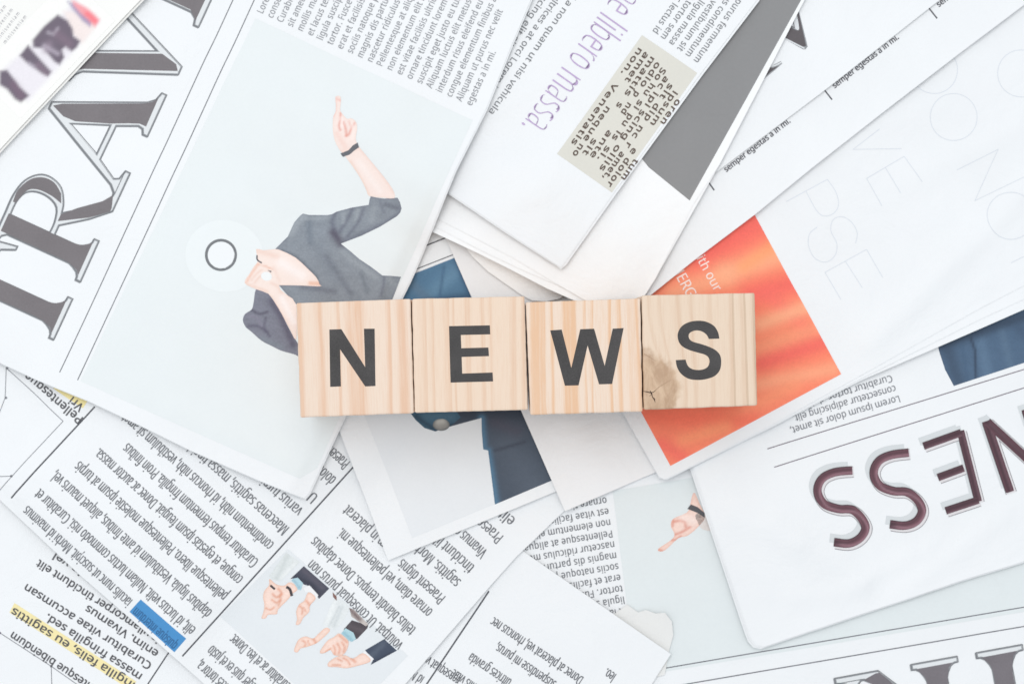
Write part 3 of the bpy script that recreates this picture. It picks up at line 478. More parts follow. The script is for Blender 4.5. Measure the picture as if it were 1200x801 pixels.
# ================================================================== sheet J: bottom left corner, bold text
J = lay([(-420,380),(-50,420),(330,760),(420,1000),(120,1200),(-420,1000)], 1, 0.0004, 0.0004, 160)
newspaper(J, 'newspaper in the bottom left corner with bold text and one yellow highlighted line')
uJ = unit((-.836, -.549)); vJ = (uJ[1], -uJ[0])
put(J, 'highlight_bar', [tri([(17,706),(11,717),(150,806),(160,798)])], ink((246, 232, 176), 0.05), 1, label='pale yellow highlighter bar')
rows = [("Pellentesque bibendum", (134,818), (15,739)), ("fringilla felis, eu sagittis", (170,807), (16,711)),
        ("massa fringilla sed.", (168,790), (56,718)), ("Curabitur vitae accumsan", (179,777), (31,683)),
        ("enim. Vivamus", (187,763), (103,708)), ("Duis ullamcorper tincidunt elit", (204,756), (46,655)), ("suscipit in vel", (150,700), (65,646))]
lines_of(J, rows, 6.9, (3.2, 2.6), (88, 88, 92))
put(J, 'rule_line', [line((199,762),(150,836), 1.6)], ink(INK), 1)
put(J, 'diagram_line', [line((-60,705),(0,741),.9), line((0,741),(60,780),.9), line((60,780),(120,822),.9), line((60,780),(62,840),.9), tri(rot_poly((60,780),1.6,1.6,0,10)), tri(rot_poly((0,741),1.5,1.5,0,10)), tri(rot_poly((40,767),1.2,1.2,0,10))], ink((130,132,138)), 1)

# ================================================================== sheet M: bottom right, same page as the travel one, upside down
M = lay([(556,560),(1447,408),(1545,962),(653,1112)], 2, 0.0004, 0.0005, 150)
newspaper(M, 'newspaper along the bottom right edge with a small pointing hand picture')
uM = unit((-.985,.168)); vM = (uM[1], -uM[0])
put(M, 'printed_photo', [tri([(718,575),(1450,450),(1492,668),(745,792)])], ink((227,233,234), 0.02), 1, label='pale grey picture background')
rg = (600,460)
hand = smooth(crop(rg, 4, [(858,470),(880,520),(905,580),(870,630),(820,670),(780,680),(720,735),(690,742),(688,728),(745,690),(762,662),(745,625),(755,590),(820,560),(835,525),(845,480)]), True, 3)
cm = lambda p: crop((600,460), 4, p)
DK = (222,146,128)
paint(M, 'printed_figure', hand, (246,216,204), [('s', cm(a), w/4, DK, .8) for a, w in (([(762,602),(790,597),(812,605),(815,628)],7),([(762,665),(800,650),(835,628)],6),([(748,688),(768,690),(790,672)],6),([(690,735),(702,738)],6),([(755,598),(752,625)],5))] + [('s', cm([(800,580),(850,600)]), 5, (251,232,224), .7)], 2, ((236,190,174), 1.6, .8), label='pointing hand')
paint(M, 'printed_figure', cm([(822,543),(838,522),(870,535),(903,562),(903,584),(870,562)]), (88,88,92), [], 3, label='dark bracelet')
paint(M, 'printed_figure', smooth(cm([(880,560),(860,575),(868,600),(895,640),(960,640),(960,560)]),True,3), (226,218,214), [], 2, label='forearm')
rowsM = ["ornare tincidunt","est vitae facilisis","non elementum elit","Pellentesque at aliquam","nascetur ridiculus mus","magnis dis parturient","sociis natoque penatibus","erat et facilisis in","tortor. Fusce","ligula suscipit","et lacus t","mollis mi","sit amet"]
g = []
for i, t_ in enumerate(rowsM):
    st = (710.5+2.32*i, 582+12.9*i)
    g.append((t_, st, uM, 'u'))
lines_of(M, g, 6.3, (1.8, 1.0), (118,120,125), xs=0.80, track=4)
put(M, 'rule_line', [line((760,785.5),(1240,704), 1.2)], ink((110,110,118)), 2)
put(M, 'rule_line', [line((780,805),(1240,726.5), 1.2)], ink((110,110,118)), 2)

# ---- the big serif headline (same type on two sheets): frame letters in (u along, v up) page pixels
def frame(O, u, sc=1.0):
    u = unit(u); v = (u[1], -u[0])
    return lambda pts: [(O[0]+sc*(a*u[0]+b*v[0]), O[1]+sc*(a*u[1]+b*v[1])) for a, b in pts]
def serif_parts():
    L = {}
    def foot(c, hw, st, h=7):      # bracketed foot serif left/right of a stem c+-st
        return [(c-hw,-2.5),(c-hw,3.0)] + [(c-hw+ (hw-st)*t, 3.0 + (h*2.2)*t**3) for t in (0.3,0.6,0.85,1.0)], [(c+st+(hw-st)*(1-t), 3.0+(h*2.2)*t**3) for t in (1.0,0.85,0.6,0.3)] + [(c+hw,3.0),(c+hw,-2.5)]
    def stem(c, hw, st, top):
        return [(c-hw+6,4.3),(c-hw+12,6.5),(c-st-2,10),(c-st+.6,18),(c-st+1.4,26),(c-st+1.4,top),(c+st-.6,top),(c+st-.6,24),(c+st+1,14),(c+st+5,8),(c+hw-7,4.3)]
    # T
    a, b = foot(26, 26, 10.5)
    T = a + [(15.5,103)] + [(-4,103),(-18,98),(-25,82),(-29,82),(-24,113),(76,113),(81,82),(77,82),(70,98),(56,103)] + [(36.5,103)] + b
    L['T'] = dict(outline=[T], dark=[stem(26, 26, 10.5, 104), [(-20,104),(-22,110),(72,110),(70,104)]])
    # R
    a, b = foot(100.5, 26, 11)
    bowl = smooth([(111.5,111),(135,111),(155,106),(168,94),(171,80),(165,64),(150,54),(138,51)], False, 4)
    R = a + [(89.5,98),(85,104),(75,107),(75,111)] + bowl + [(152,32),(172,10),(184,3),(214,3),(214,-2.5),(165,-2.5),(146,18),(124,48),(111.5,48)] + b
    R2 = smooth([(111.5,105),(128,105),(142,100),(149,88),(149,72),(142,59),(126,54),(111.5,54)], False, 3)
    L['R'] = dict(outline=[R, R2], dark=[stem(100.5, 26, 11, 106),
        smooth([(128,107.5),(142,107.5),(158,100),(166,88),(166,74),(158,62)],False,4)+smooth([(150,58),(153,70),(153,88),(146,100),(128,106)],False,4),
        [(130,50),(136,50),(150,36),(170,12),(180,5),(168,1),(164,1),(148,20)]])
    # A
    A_ = [(214,-2.5),(214,3),(203,6),(200,12),(214,36),(258,36),(269,12),(268,6),(262,3),(262,-2.5),(315,-2.5),(315,3),(305,6),(298,14),(252,116),(244,116),(193,12),(186,5),(176,3),(166,3),(166,-2.5)]
    A2 = [(218,42),(238,86),(256,42)]
    L['A'] = dict(outline=[A_, A2], dark=[[(243.5,97),(249,111),(254,104),(294,17),(300,8),(306,5),(273,5),(273,12),(268,24),(258.5,44),(244,82)], [(196,9),(199,9),(243,94),(243,101),(238,99)]][:1])
    # V
    V_ = [(284,113),(284,108),(293,105),(300,98),(343,-5),(353,-5),(395,98),(403,105),(414,108),(414,113),(366,113),(366,108),(380,105),(384,98),(384,90),(358,28),(328,94),(327,102),(334,107),(340,108),(340,113)]
    L['V'] = dict(outline=[V_], dark=[[(298,107),(304,99),(347,-1),(352,3),(356,22),(325,92),(322,107)]])
    # E
    E_ = [(404,-2.5),(404,3),(412,5),(417,12),(417,98),(412,106),(404,108),(404,113),(490,113),(494,84),(490,84),(482,100),(470,106),(439,106),(439,60),(470,60),(474,72),(478,72),(478,40),(474,40),(470,53),(439,53),(439,6),(474,6),(487,12),(496,32),(500,32),(496,-2.5)]
    L['E'] = dict(outline=[E_], dark=[[(412,5),(420,14),(420,107),(436,107),(436,5)]])
    return L
SER = serif_parts()
def headline(S, f, letters, layer0=1, clip=None, col=(122,117,120)):
    for li, c in enumerate(letters):
        d = SER[c]; o = d['outline']; layer = layer0 + 0.8*(li % 2)
        outer = o[0]; holes = o[1:]
        sft = lambda P_: [(a-1.1, b+.7) for a, b in P_]
        ol = tri(sft(f(grow(outer, 1.0))), *[sft(f(grow(h, -.6))) for h in holes])
        x = put(S, 'headline_letter', [ol], ink((150,153,157), .05), layer, clip=clip, label='serif capital '+c)
        put(S, 'outline', [ribbon(f(grow(h,g_)) + [f(grow(h,g_))[0]], .95) for h, g_ in [(outer, .6)]+[(h,-.6) for h in holes]], ink((118,120,124), .08), layer+1, x, clip)
        put(S, 'inline', [tri(f(grow(outer, -1.1)), *[f(grow(h, 1.1)) for h in holes])], ink((226,229,231), .03), layer+1, x, clip)
        put(S, 'dark_fill', [tri(f(grow(p, 1.25))) for p in d['dark']], ink(col, .12, 1400), layer+2, x, clip)
headline(M, frame((1198,757.5), (-222,40), 1.04), 'TRA', 2, col=(120,115,120))

# ================================================================== P: torn scrap, L: sheet at the bottom
P = lay([(735,708),(748,717),(757,714),(768,718),(779,717),(787,727),(789,744),(784,762),(779,790),(740,800),(690,740)], 3, 0.00025, 0.0003, 60, lifts=[((757,714),(789,744),.0010,14)])
newspaper(P, 'small torn white paper scrap sticking out near the bottom right sheet corner', None, paper_mat((236,236,234)), 'paper_scrap', 'paper scrap')
L_ = lay([(520,580),(617,648),(786,765),(781,773),(764,800),(560,1105),(290,925)], 4, 0.0004, 0.0006, 120, lifts=[((617,648),(785,765),.0009,22)])
newspaper(L_, 'newspaper sheet at the bottom centre, its corner pointing right, with condensed text')
uL = unit((-.83,-.557)); vL = (uL[1], -uL[0])
put(L_, 'rule_line', [line((573,692),(480,831), 1.9)], ink(INK), 1)
def ends(text, e, u, xh, xs, track=0):
    w = text_width(text, track)*xh/58*xs; return (text, (e[0]-u[0]*w, e[1]-u[1]*w), u, 'u')
rl = [ends("Donec at placerat vel, rhoncus nec", (579,722), uL, 9, .47), ends("suspendisse mi purus,", (584,752), uL, 9, .47), ends("ultrices gravida", (553,764), uL, 9, .47), ends("mollis vitae", (532,783), uL, 9, .47), ("leo.", (723,789), uL, 'u')]
lines_of(L_, rl, 9, (1.7, 0), (98,100,106), xs=.47)
lines_of(L_, [ends("consequat ve", (500,766), uL, 9, .47), ends("id Na", (482,782), uL, 9, .47)], 9, (1.7, 0), (98,100,106), xs=.47)

# ================================================================== I: left column sheet
I_ = lay([(-250,360),(-60,150),(300,250),(700,558),(663,597),(605,652),(571,690),(475,801),(400,890),(330,885),(240,801),(198,763),(90,670),(0,585),(-120,470)], 5, 0.0005, 0.0007, 130,
    lifts=[((-20,565),(198,763),.0030,26), ((198,763),(330,885),.0030,26), ((571,690),(475,801),.0012,20)], creases=[((30,540),(150,640),.0008,22)])
newspaper(I_, 'newspaper at the lower left with condensed columns, a blue highlight and thumbs down picture')
uI = unit((-.745,-.667)); vI = (uI[1], -uI[0])
put(I_, 'rule_line', [line((112,476),(14,583), 1.8)], ink(INK), 1)
put(I_, 'rule_line', [line((440,518),(214,768), 1.8)], ink(INK), 1)
full = [("Praesent dui ante, m", (411,541), (356,491)),
        ("varius turpis quis elit massa", (356,596), (250,501)),
        ("Maecenas sagittis, massa tincidunt augue", (340,618), (191,484)),
        ("condimentum nibh, id rhoncus nibh, vestibulum sit amet", (322,636), (150,482)),
        ("Curabitur tempus fermentum fringilla. Proin finibus", (304,656), (151,518)),
        ("congue, et egestas ipsum feugiat. Donec ac auctor massa.", (286,676), (118,524)),
        ("pellentesque libero. Pellentesque molestie ipsum at turpis", (269,695), (95,539)),
        ("dapibus ligula. Vestibulum id ante finibus, aliquet mauris vel,", (250,715), (68,550)),
        ("elit, id luctus velit. Nullam luctus commodo nisi. Curabitur et", (231,735), (49,571)),
        ("iaculis nunc ut suscipit. Morbi id maximus", (157,702), (34,591))]
lines_of(I_, full, 10.2, (1.8, -.2), (112,114,119))
put(I_, 'highlight_bar', [tri([(166,701),(219,747),(205,763),(152,716)])], ink((76,146,203), .06), 1, label='blue bar over two words')
lines_of(I_, [("quisque interdum", (210,753), (161,710))], 9.0, (1.5, 0), (56,104,152))
full2 = [("m in placerat", (455,634), (408,591)), ("ornare diam, vel pellentesque mi.", (508,715), (401,618)),
         ("tellus blandit tempus. Donec dapibus", (488,736), (370,628)), ("volutpat. Ut consequat purus non", (473,754), (366,655)),
         ("Praesent dignis", (523,699), (472,654)), ("sagittis. Morbi at", (541,680), (480,625)), ("tincidunt libero", (557,663), (500,612)), ("Vivamus eu", (572,645), (535,612)), ("Praesent", (591,628), (557,598)), ("elit sed", (605,608), (570,577)),
         ("dolor in quam", (395,560), (350,518)), ("Ut nec", (374,581), (345,555))]
lines_of(I_, full2[:10], 10.2, (1.8, -.2), (112,114,119))
lines_of(I_, full2[10:], 10.2, (1.8, -.2), (112,114,119))
rb = [ends("Curabitur ac et leo. Donec", (275,742), uI, 10.2, .385), ends("Integer quis ex et justo", (249,755), uI, 10.2, .385), ends("ultrices tortor a,", (236,772), uI, 10.2, .385)]
lines_of(I_, rb, 10.2, (1.8, -.2), (112,114,119), xs=.385)
lines_of(I_, [ends("Pellentesque", (34,437), unit((-.78,-.63)), 7.4, 1.0)], 7.4, (3.2, 2.8), (88,88,92), xs=1.0, track=2)
put(I_, 'highlight_bar', [tri([(104,468),(92,462),(70,445),(62,455),(98,478)])], ink((244,228,164), .05), 1, label='yellow highlighter bar')
lines_of(I_, [ends("Vri", (86,464), unit((-.78,-.63)), 7.4, 1.0)], 7.4, (3.2, 2.8), (88,88,92), xs=1.0, track=2)
put(I_, 'diagram_line', [line(p, q, .9) for p, q in (((6,431),(75,493)),((75,493),(-10,585)),((6,431),(5,466)),((5,466),(-8,500)),((15,557),(-10,558)))] + [tri(rot_poly(c, 1.6, 1.6, 0, 10)) for c in ((6,466),(15,557),(7,431))], ink((140,142,148)), 1)
# thumbs-down picture
put(I_, 'printed_photo', [tri([(337,643),(478,768),(398,850),(258,722)])], ink((229,233,236), .02), 1, label='thumbs down picture')
rg = (290,640); s5 = 5.342
def C5(p): return crop(rg, s5, p)
FB, FE, FD = (248,221,209), (238,194,173), (226,158,130)
def fist(pts, marks, layer=4):
    paint(I_, 'printed_figure', smooth(C5(pts), True, 3), FB, [('s', smooth(C5(a), False, 3), w/5.3, FD, .75) for a, w in marks], layer, (FE, 1.7, .85), sub=4, label='fist with the thumb down')
paint(I_, 'printed_figure', C5([(240,40),(325,100),(200,222),(150,205),(130,190)]), (224,229,229), [('s', C5([(250,60),(180,200)]), 2.5, (208,214,214), .8), ('s', C5([(300,100),(210,200)]), 2, (236,239,239), .8)], 2, label='pale grey shirt sleeve')
SUIT = (74,76,90)
paint(I_, 'printed_figure', C5([(350,125),(510,265),(445,330),(415,285),(385,250),(350,240),(330,222),(300,200),(265,205)]), SUIT, [('s', C5([(350,150),(470,260)]), 3, (96,92,104), .7), ('s', C5([(300,195),(400,245),(440,300)]), 2.5, (52,54,68), .8)], 2, label='dark suit sleeve')
paint(I_, 'printed_figure', C5([(283,203),(312,197),(345,232),(332,276),(310,270),(290,232),(270,215)]), (184,214,224), [('s', C5([(285,210),(325,265)]), 1.6, (146,186,204), .8)], 3, label='light blue cuff')
fist([(135,205),(175,238),(225,248),(255,228),(285,235),(310,272),(275,300),(250,335),(190,395),(180,425),(128,428),(112,450),(85,450),(95,420),(103,370),(95,320),(103,280),(132,245)], [([(155,300),(180,320),(212,300)],8),([(150,335),(180,355),(205,330)],7),([(190,268),(208,290),(200,318)],9),([(115,388),(140,398),(165,382)],6),([(205,340),(190,372)],6)], 3)
paint(I_, 'printed_figure', None, (74,68,72), [], 4.5, geo=ribbon(C5([(140,245),(168,270)]), 2.6), label='dark wrist strap')
paint(I_, 'printed_figure', None, (70,64,68), [], 4.5, geo=ribbon(smooth(C5([(240,255),(262,270),(275,312)])), 3.2), label='dark wrist watch')
put(I_, 'printed_figure', [tri(C5([(345,262),(385,245),(440,305),(432,335),(392,288),(362,290)]))], ink((240,241,243), .02), 3, label='white cuff')
fist([(380,288),(425,325),(388,372),(384,410),(345,450),(325,487),(300,491),(308,455),(302,410),(320,365),(352,342)], [([(325,375),(342,395),(338,425)],7),([(368,345),(388,372)],9),([(350,385),(362,410)],5)], 4)
paint(I_, 'printed_figure', smooth(C5([(548,330),(632,378),(600,460),(545,520),(468,502),(495,430)]), True, 3), (228,232,233), [('s', C5([(590,380),(540,500)]), 2.2, (206,212,214), .8), ('s', C5([(540,350),(500,470)]), 2.5, (240,243,243), .8), ('s', C5([(570,380),(510,500)]), 1.2, (200,206,208), .7)], 2, label='white shirt sleeve')
put(I_, 'printed_figure', [tri(C5([(530,287),(556,315),(556,342),(534,318)]))], ink((132,98,92), .1), 3)
fist([(488,510),(514,530),(452,590),(420,612),(370,630),(330,640),(312,663),(290,657),(298,622),(320,582),(362,565),(408,578),(440,550)], [([(340,590),(362,605),(355,625)],6),([(410,580),(425,605)],9),([(375,590),(385,615)],5)], 3)
paint(I_, 'printed_figure', C5([(652,462),(755,495),(750,512),(690,575),(660,592),(630,560),(600,520)]), (78,72,78), [('s', C5([(640,500),(720,530)]), 3, (100,92,98), .7)], 2, label='dark suit sleeve')
paint(I_, 'printed_figure', C5([(635,385),(665,395),(755,488),(740,500),(695,472),(650,440)]), (196,188,184), [('s', C5([(640,395),(700,455)]), 3, (112,92,94), .9)], 3)
paint(I_, 'printed_figure', C5([(612,512),(662,540),(678,580),(652,598),(620,585),(585,545)]), (182,214,222), [('s', C5([(600,540),(655,590)]), 2, (140,184,200), .8)], 3, label='light blue cuff')
fist([(570,545),(605,565),(632,598),(620,650),(590,682),(540,680),(518,648),(480,668),(452,667),(462,640),(500,590),(540,568)], [([(560,608),(577,640),(570,668)],8),([(590,602),(607,630),(600,658)],8),([(538,622),(548,650),(545,674)],7),([(575,560),(620,600)],8),([(520,640),(490,660)],6)], 4)
paint(I_, 'printed_figure', C5([(855,580),(935,652),(770,742),(785,710),(735,650)]), (68,78,96), [('s', C5([(850,610),(780,680)]), 3.5, (88,98,114), .8), ('s', C5([(900,670),(790,725)]), 2, (50,58,76), .8)], 2, label='navy suit sleeve')
put(I_, 'printed_figure', [tri(C5([(733,652),(790,705),(768,728),(715,670)]))], ink((240,241,243), .02), 3, label='white cuff')
fist([(720,668),(768,704),(758,726),(690,747),(620,762),(560,755),(505,752),(508,724),(560,690),(610,682),(660,702)], [([(600,700),(625,715),(640,740)],7),([(650,702),(672,722)],10),([(565,705),(590,718)],6),([(530,740),(580,742)],6)], 4)

# ================================================================== H: jeans picture sheet under the cubes
H = lay([(455,656),(650,576),(683,562),(555,240),(330,320)], 6, 0.0005, 0.0005, 130, lifts=[((397,500),(455,656),.0012,18),((455,656),(660,572),.0010,18)])
newspaper(H, 'newspaper sheet with a dark blue jeans picture below the E cube')
put(H, 'rule_line', [line((470,299),(540,271), 1.5)], ink(INK), 1)
put(H, 'rule_line', [line((462,325),(545,292.5), 1.1)], ink(INK), 1)
put(H, 'printed_photo', [tri([(380,362),(570,287),(672,552),(483,630),(478,617)])], ink((231,234,237), .02), 1, label='picture of blue jeans')
cH = lambda p: crop((380,460), 4, p)
paint(H, 'printed_figure', [(440,338),(570,287),(600,365),(560,400),(470,400)], (84,122,152), [('s', [(505,345),(548,305)], 9, (104,142,170), .8), ('s', [(535,300),(556,350)], 6, (60,94,126), .9), ('s', [(480,330),(500,350)], 6, (98,126,150), .8), ('s', [(500,352),(560,346)], 4, (58,88,116), .8), ('s', [(520,312),(515,348)], 2, (72,106,136), .8)], 2, label='blue denim')
paint(H, 'printed_figure', cH([(330,40),(900,30),(920,80),(1068,410),(800,522),(768,270),(745,265),(738,180),(737,118),(590,158),(520,181),(470,165),(430,128),(405,95)]), (72,82,96),
      [('s', cH([(420,85),(920,80)]), 14, (50,58,72), .8), ('s', cH([(860,250),(980,440)]), 22, (86,96,110), .8), ('s', cH([(738,118),(750,265),(768,272),(806,515)]), 4.5, (84,122,150), .95), ('s', cH([(800,270),(940,230)]), 2, (60,66,80), .7), ('s', cH([(800,140),(900,180)]), 8, (84,80,94), .5)], 2, label='dark blue denim')
paint(H, 'printed_figure', cH([(410,60),(600,60),(640,115),(590,158),(520,181),(470,165),(430,128),(405,95)]), (64,96,116), [('s', cH([(430,110),(520,175),(600,150)]), 2.5, (44,66,84), .9), ('s', cH([(480,110),(600,110)]), 5, (80,112,132), .7)], 3, label='blue denim pocket')
paint(H, 'printed_figure', rot_poly((517,497.5), 10, 7, 0, 24), (150,148,144), [('s', [(514,494),(519,493)], 4, (190,188,182), .9)], 4, ((92,96,100), 1.6, .9), label='jeans button')

# ================================================================== N: business headline sheet, right
N_poly = [(770,432),(812,546),(876,738),(880,748),(886,755),(895,757),(950,738),(1050,705),(1130,678),(1200,657),(1560,550),(1460,200)]
N_ = lay(N_poly, 8, 0.0011, 0.0007, 90, lifts=[((812,546),(880,750),.0016,26),((895,757),(1200,657),.0016,26),((950,700),(1000,660),.0008,30)],
         creases=[((905,610),(1010,680),.0009,13),((1010,680),(1090,640),.0007,11),((1060,690),(1180,600),.0008,13),((860,600),(930,640),.0009,15),((930,700),(1010,690),.0007,12),((840,560),(900,690),.0005,20)])
inner = [(x-3.5, y+3.0) for x, y in N_poly]; inner2 = [(x-1.6, y+1.2) for x, y in N_poly]
newspaper(N_, 'folded newspaper at the right with large maroon upside down headline letters and two rules', leaves=[(inner2, .0003), (inner, .0007)])
put(N_, 'rule_line', [line((899,525.5),(1400,371), 1.1)], ink((112,100,112)), 1)
put(N_, 'rule_line', [line((907,547),(1400,391), 1.1)], ink((112,100,112)), 1)
lines_of(N_, [("Lorem ipsum dolor sit amet,", (1054,463), (925,501)), ("consectetur adipiscing elit.", (1049,451), (928,487)), ("Curabitur tortor, dui", (1045,439), (950,468))], 6.1, (1.4,1.0), (128,130,136))
paint(N_, 'printed_photo', [(1101,411),(1090,360),(1300,280),(1300,394),(1200,425),(1118,452),(1108,433)], (80,104,130), [('s', [(1108,400),(1124,450)], 9, (64,82,104), .8), ('s', [(1150,400),(1158,440)], 7, (96,122,148), .7), ('s', [(1100,405),(1210,368)], 7, (58,74,94), .9), ('s', [(1175,390),(1185,430)], 5, (94,118,142), .6), ('s', [(1138,396),(1143,410),(1144,442)], 1.6, (50,64,84), .9), ('s', [(1128,402),(1134,444)], 2, (70,94,120), .6), ('s', [(1195,385),(1225,410)], 8, (68,88,112), .7)], 1, label='blue jeans picture')
#put(N_, 'printed_figure', [ribbon(smooth([(1138,385),(1142,410),(1144,442)]), 1.2)], ink((52,66,84)), 2, label='trouser seam')
rg = (930,480); s4 = 4.444
def C4(p): return crop(rg, s4, p)
SS = [smooth(C4([(308,318),(215,328),(150,362),(127,425),(160,490),(235,518),(305,522),(352,560),(378,615),(350,668),(290,697),(212,690)]), False, 6),
      smooth(C4([(602,226),(510,238),(446,270),(420,332),(450,395),(520,425),(590,430),(645,468),(672,525),(645,580),(585,605),(505,598)]), False, 6)]
E_ = [C4([(872,112),(965,478)]), C4([(874,122),(680,192)]), C4([(888,306),(755,355)]), C4([(965,472),(795,528)])]
Nn = [C4([(1006,62),(1130,428)]), C4([(1012,66),(1322,352)]), C4([(1212,0),(1330,360)])]
letters = [('letter S', [SS[0]], 10.4), ('letter S', [SS[1]], 10.4), ('letter E', E_, 9.2), ('letter N', Nn, 10.6)]
def sh(p, dx, dy): return [(x+dx, y+dy) for x, y in p]
for nm, paths, w in letters:
    x = put(N_, 'headline_letter', [ribbon(sh(p, -5.6, -5.8), w) for p in paths], ink((214,218,220), .02), 1, label='maroon '+nm, step=.2)
    put(N_, 'outline', [ribbon(sh(p, .9, .9), w+2.8) for p in paths], ink((140,138,142), .05), 2, x, step=.2)
    put(N_, 'bevel', [ribbon(sh(p, .9, .9), w+1.2) for p in paths], ink((224,220,222), .03), 3, x, step=.2)
    put(N_, 'dark_edge', [ribbon(sh(p, -.8, -.8), w-.4) for p in paths], ink((78,60,66), .08), 4, x, step=.2)
    for pi, p in enumerate(paths):
        paint(N_, 'maroon_fill', None, (116,78,88), [('s', sh(p, -2.4, -1.8), 2.0, (84,60,68), .8), ('s', sh(p, 2.2, 1.6), 1.3, (158,122,132), .75), ('s', [p[-1], p[-2]], 5, (66,48,56), .7)], 5+.25*pi, geo=ribbon(sh(p, -.4, -.4), w-1.8), parent=x, sub=4, grain=.12)

# ================================================================== G: blank sheet under W, and the curling one behind
G = lay([(662,598),(775,550),(640,235),(507,244)], 9, 0.0004, 0.0004, 130, lifts=[((522,278),(662,598),.0008,16),((662,598),(768,553),.0008,14)])
newspaper(G, 'blank pale grey page corner below the W cube', mat=paper_mat((243,243,244)))
G2 = lay([(541,283),(553,300),(572,318),(595,334),(612,346),(624,352),(640,353),(655,350),(664,344),(700,330),(640,230),(540,240)], 10, 0.0003, 0.0003, 90, lifts=[((553,300),(640,353),.0016,12)])
newspaper(G2, 'bright white page with a curved edge peeking out just above the E and W cubes', mat=paper_mat((254,254,254)))

# ================================================================== F: orange advertisement sheet
F_poly = [(778,561),(772,558),(730,484),(655,330),(780,150),(1350,-200),(1560,140),(1200,334),(1150,360),(1000,444),(900,499)]
F_ = lay(F_poly, 11, 0.0009, 0.0006, 150, lifts=[((900,499),(1200,334),.0012,22),((772,560),(900,499),.0006,18)],
         creases=[((1210,215),(1020,400),.0016,17),((1080,270),(1150,330),.0006,20),((980,160),(1090,120),.0006,20),((1195,150),(1080,205),.0007,18),((1200,120),(1120,40),.0006,25),((900,300),(960,420),.0004,22)])
f2 = [(x, y) for x, y in F_poly]; 
f2 = [(781,561),(772,559),(730,484),(700,330),(900,150),(1350,-150),(1560,190),(1200,362),(1150,384),(1007,446),(900,502)]
f3 = [(781,561),(772,559),(730,484),(700,330),(900,150),(1350,-150),(1560,175),(1200,350),(1150,373),(1005,445),(900,501)]
newspaper(F_, 'folded newspaper with an orange advertisement beside the S cube and faint outlined capitals', leaves=[(f3, .0003), (f2, .0006)])
RD, LT, MD = (246,104,98), (255,182,142), (254,148,112)
paint(F_, 'printed_photo', [(885,252),(985,438),(785,545),(752,484),(676,342),(700,250),(860,205)], (253,136,106),
      [('s', [(820,300),(885,262)], 22, RD, .8), ('s', [(790,345),(850,322)], 14, LT, .7), ('s', [(850,322),(912,300)], 14, LT, .75), ('s', [(872,312),(905,290)], 9, (255,168,112), .6),
       ('s', [(880,345),(930,332)], 15, RD, .75), ('s', [(900,345),(945,385)], 10, (250,116,104), .6), ('s', [(890,380),(950,358)], 10, LT, .8), ('s', [(885,410),(960,385)], 12, (255,170,130), .6),
       ('s', [(893,425),(968,400)], 11, RD, .75), ('s', [(890,450),(975,432)], 10, LT, .6), ('s', [(830,500),(930,452)], 9, (255,158,118), .6), ('s', [(760,488),(880,492)], 12, (248,116,92), .7), ('s', [(775,520),(800,535)], 9, RD, .6), ('s', [(800,515),(850,500)], 8, (255,160,116), .6)], 1, sub=2, grain=.085, label='orange and coral watercolour block')
put(F_, 'printed_text', [text_geo("with our", add((812,291),(-2,(.84,-.54))), unit((.48,.877)), 8.2, xs=.95, w=(.5,0)), text_geo("ENERGY", add((784,305),(-2,(.84,-.54))), unit((.48,.877)), 9.5, xs=.88, w=(1,0))], ink((252,238,232), .02), 2, grid=False, label='white lettering')
fa = [[ (967,319),(1016,292) ], [(967,319),(985,351)], [(991,306),(1010,337)], [(1016,292),(1034,325)],
      [(922,236),(970,210)], smooth([(970,210),(980,225),(983,240),(977,250),(966,253),(957,246),(945,224)],False,4),
      smooth([(958,266),(949,274),(948,288),(955,302),(968,307),(979,299),(981,285),(974,270),(977,257),(988,254),(999,261),(1005,273),(1003,285)],False,5),
      [(1016,209),(1060,183)], [(1016,209),(1034,241)], [(1038,196),(1056,226)], [(1060,183),(1081,213)],
      [(1031,151),(1000,175),(1057,174)], [(1122,199),(1170,175),(1143,235),(1203,206)],
      [(1184,308),(1225,288)]]
circ = [((1118,137),28),((1095,82),28),((1184,253),28),((1197,86),28)]
put(F_, 'printed_text', [ribbon(p, .8) for p in fa]+[ring(c, r, r-.8) for c, r in circ], ink((220,225,232), .03), 1, label='faint outlined capitals')

# ================================================================== E2 / E1
E2 = lay([(720,376),(762,346),(812,306),(885,251),(950,198),(1033,133),(1120,66),(1200,6),(1330,-95),(1100,-350),(640,60),(650,330)], 12, 0.0005, 0.0005, 150, lifts=[((740,360),(885,251),.0016,16),((885,251),(1200,6),.0022,18)])
newspaper(E2, 'white newspaper strip at the top right with small repeated captions and tick marks')
rE = [("semper egestas a in mi.", (851,202), (927,143)), ("semper egestas a in mi.", (978,104), (1054,45)), ("semper egestas a in mi.", (1100,9), (1176,-50))]
lines_of(E2, rE, 4.9, (3.6,2.6), (92,92,98))
for a, b in (((828,210),(837,223)),((965,104),(975,117)),((1087,8),(1098,22))): put(E2, 'tick_mark', [line(a, b, 1.7)], ink((92,92,98)), 1)
E1 = lay([(780,247),(822,215),(965,107),(1095,5),(1350,-190),(1000,-420),(700,50)], 13, 0.0004, 0.0004, 150, lifts=[((800,232),(1095,5),.0004,12)])
newspaper(E1, 'white newspaper at the top right with part of a dark serif capital')
cc = (860,0); s7 = 7.28
def C7(p): return crop(cc, s7, p)
hx = put(E1, 'headline_letter', [tri(C7([(440,-60),(545,-60),(548,70),(628,400),(610,424),(590,424),(400,318),(330,280)]))], ink((150,153,157), .05), 1, label='point of a serif capital V')
put(E1, 'inline', [tri(C7([(400,170),(540,60),(556,250),(546,262),(465,212)])), tri(C7([(400,306),(606,412),(598,420),(395,318)]))], ink((224,227,230), .03), 2, hx)
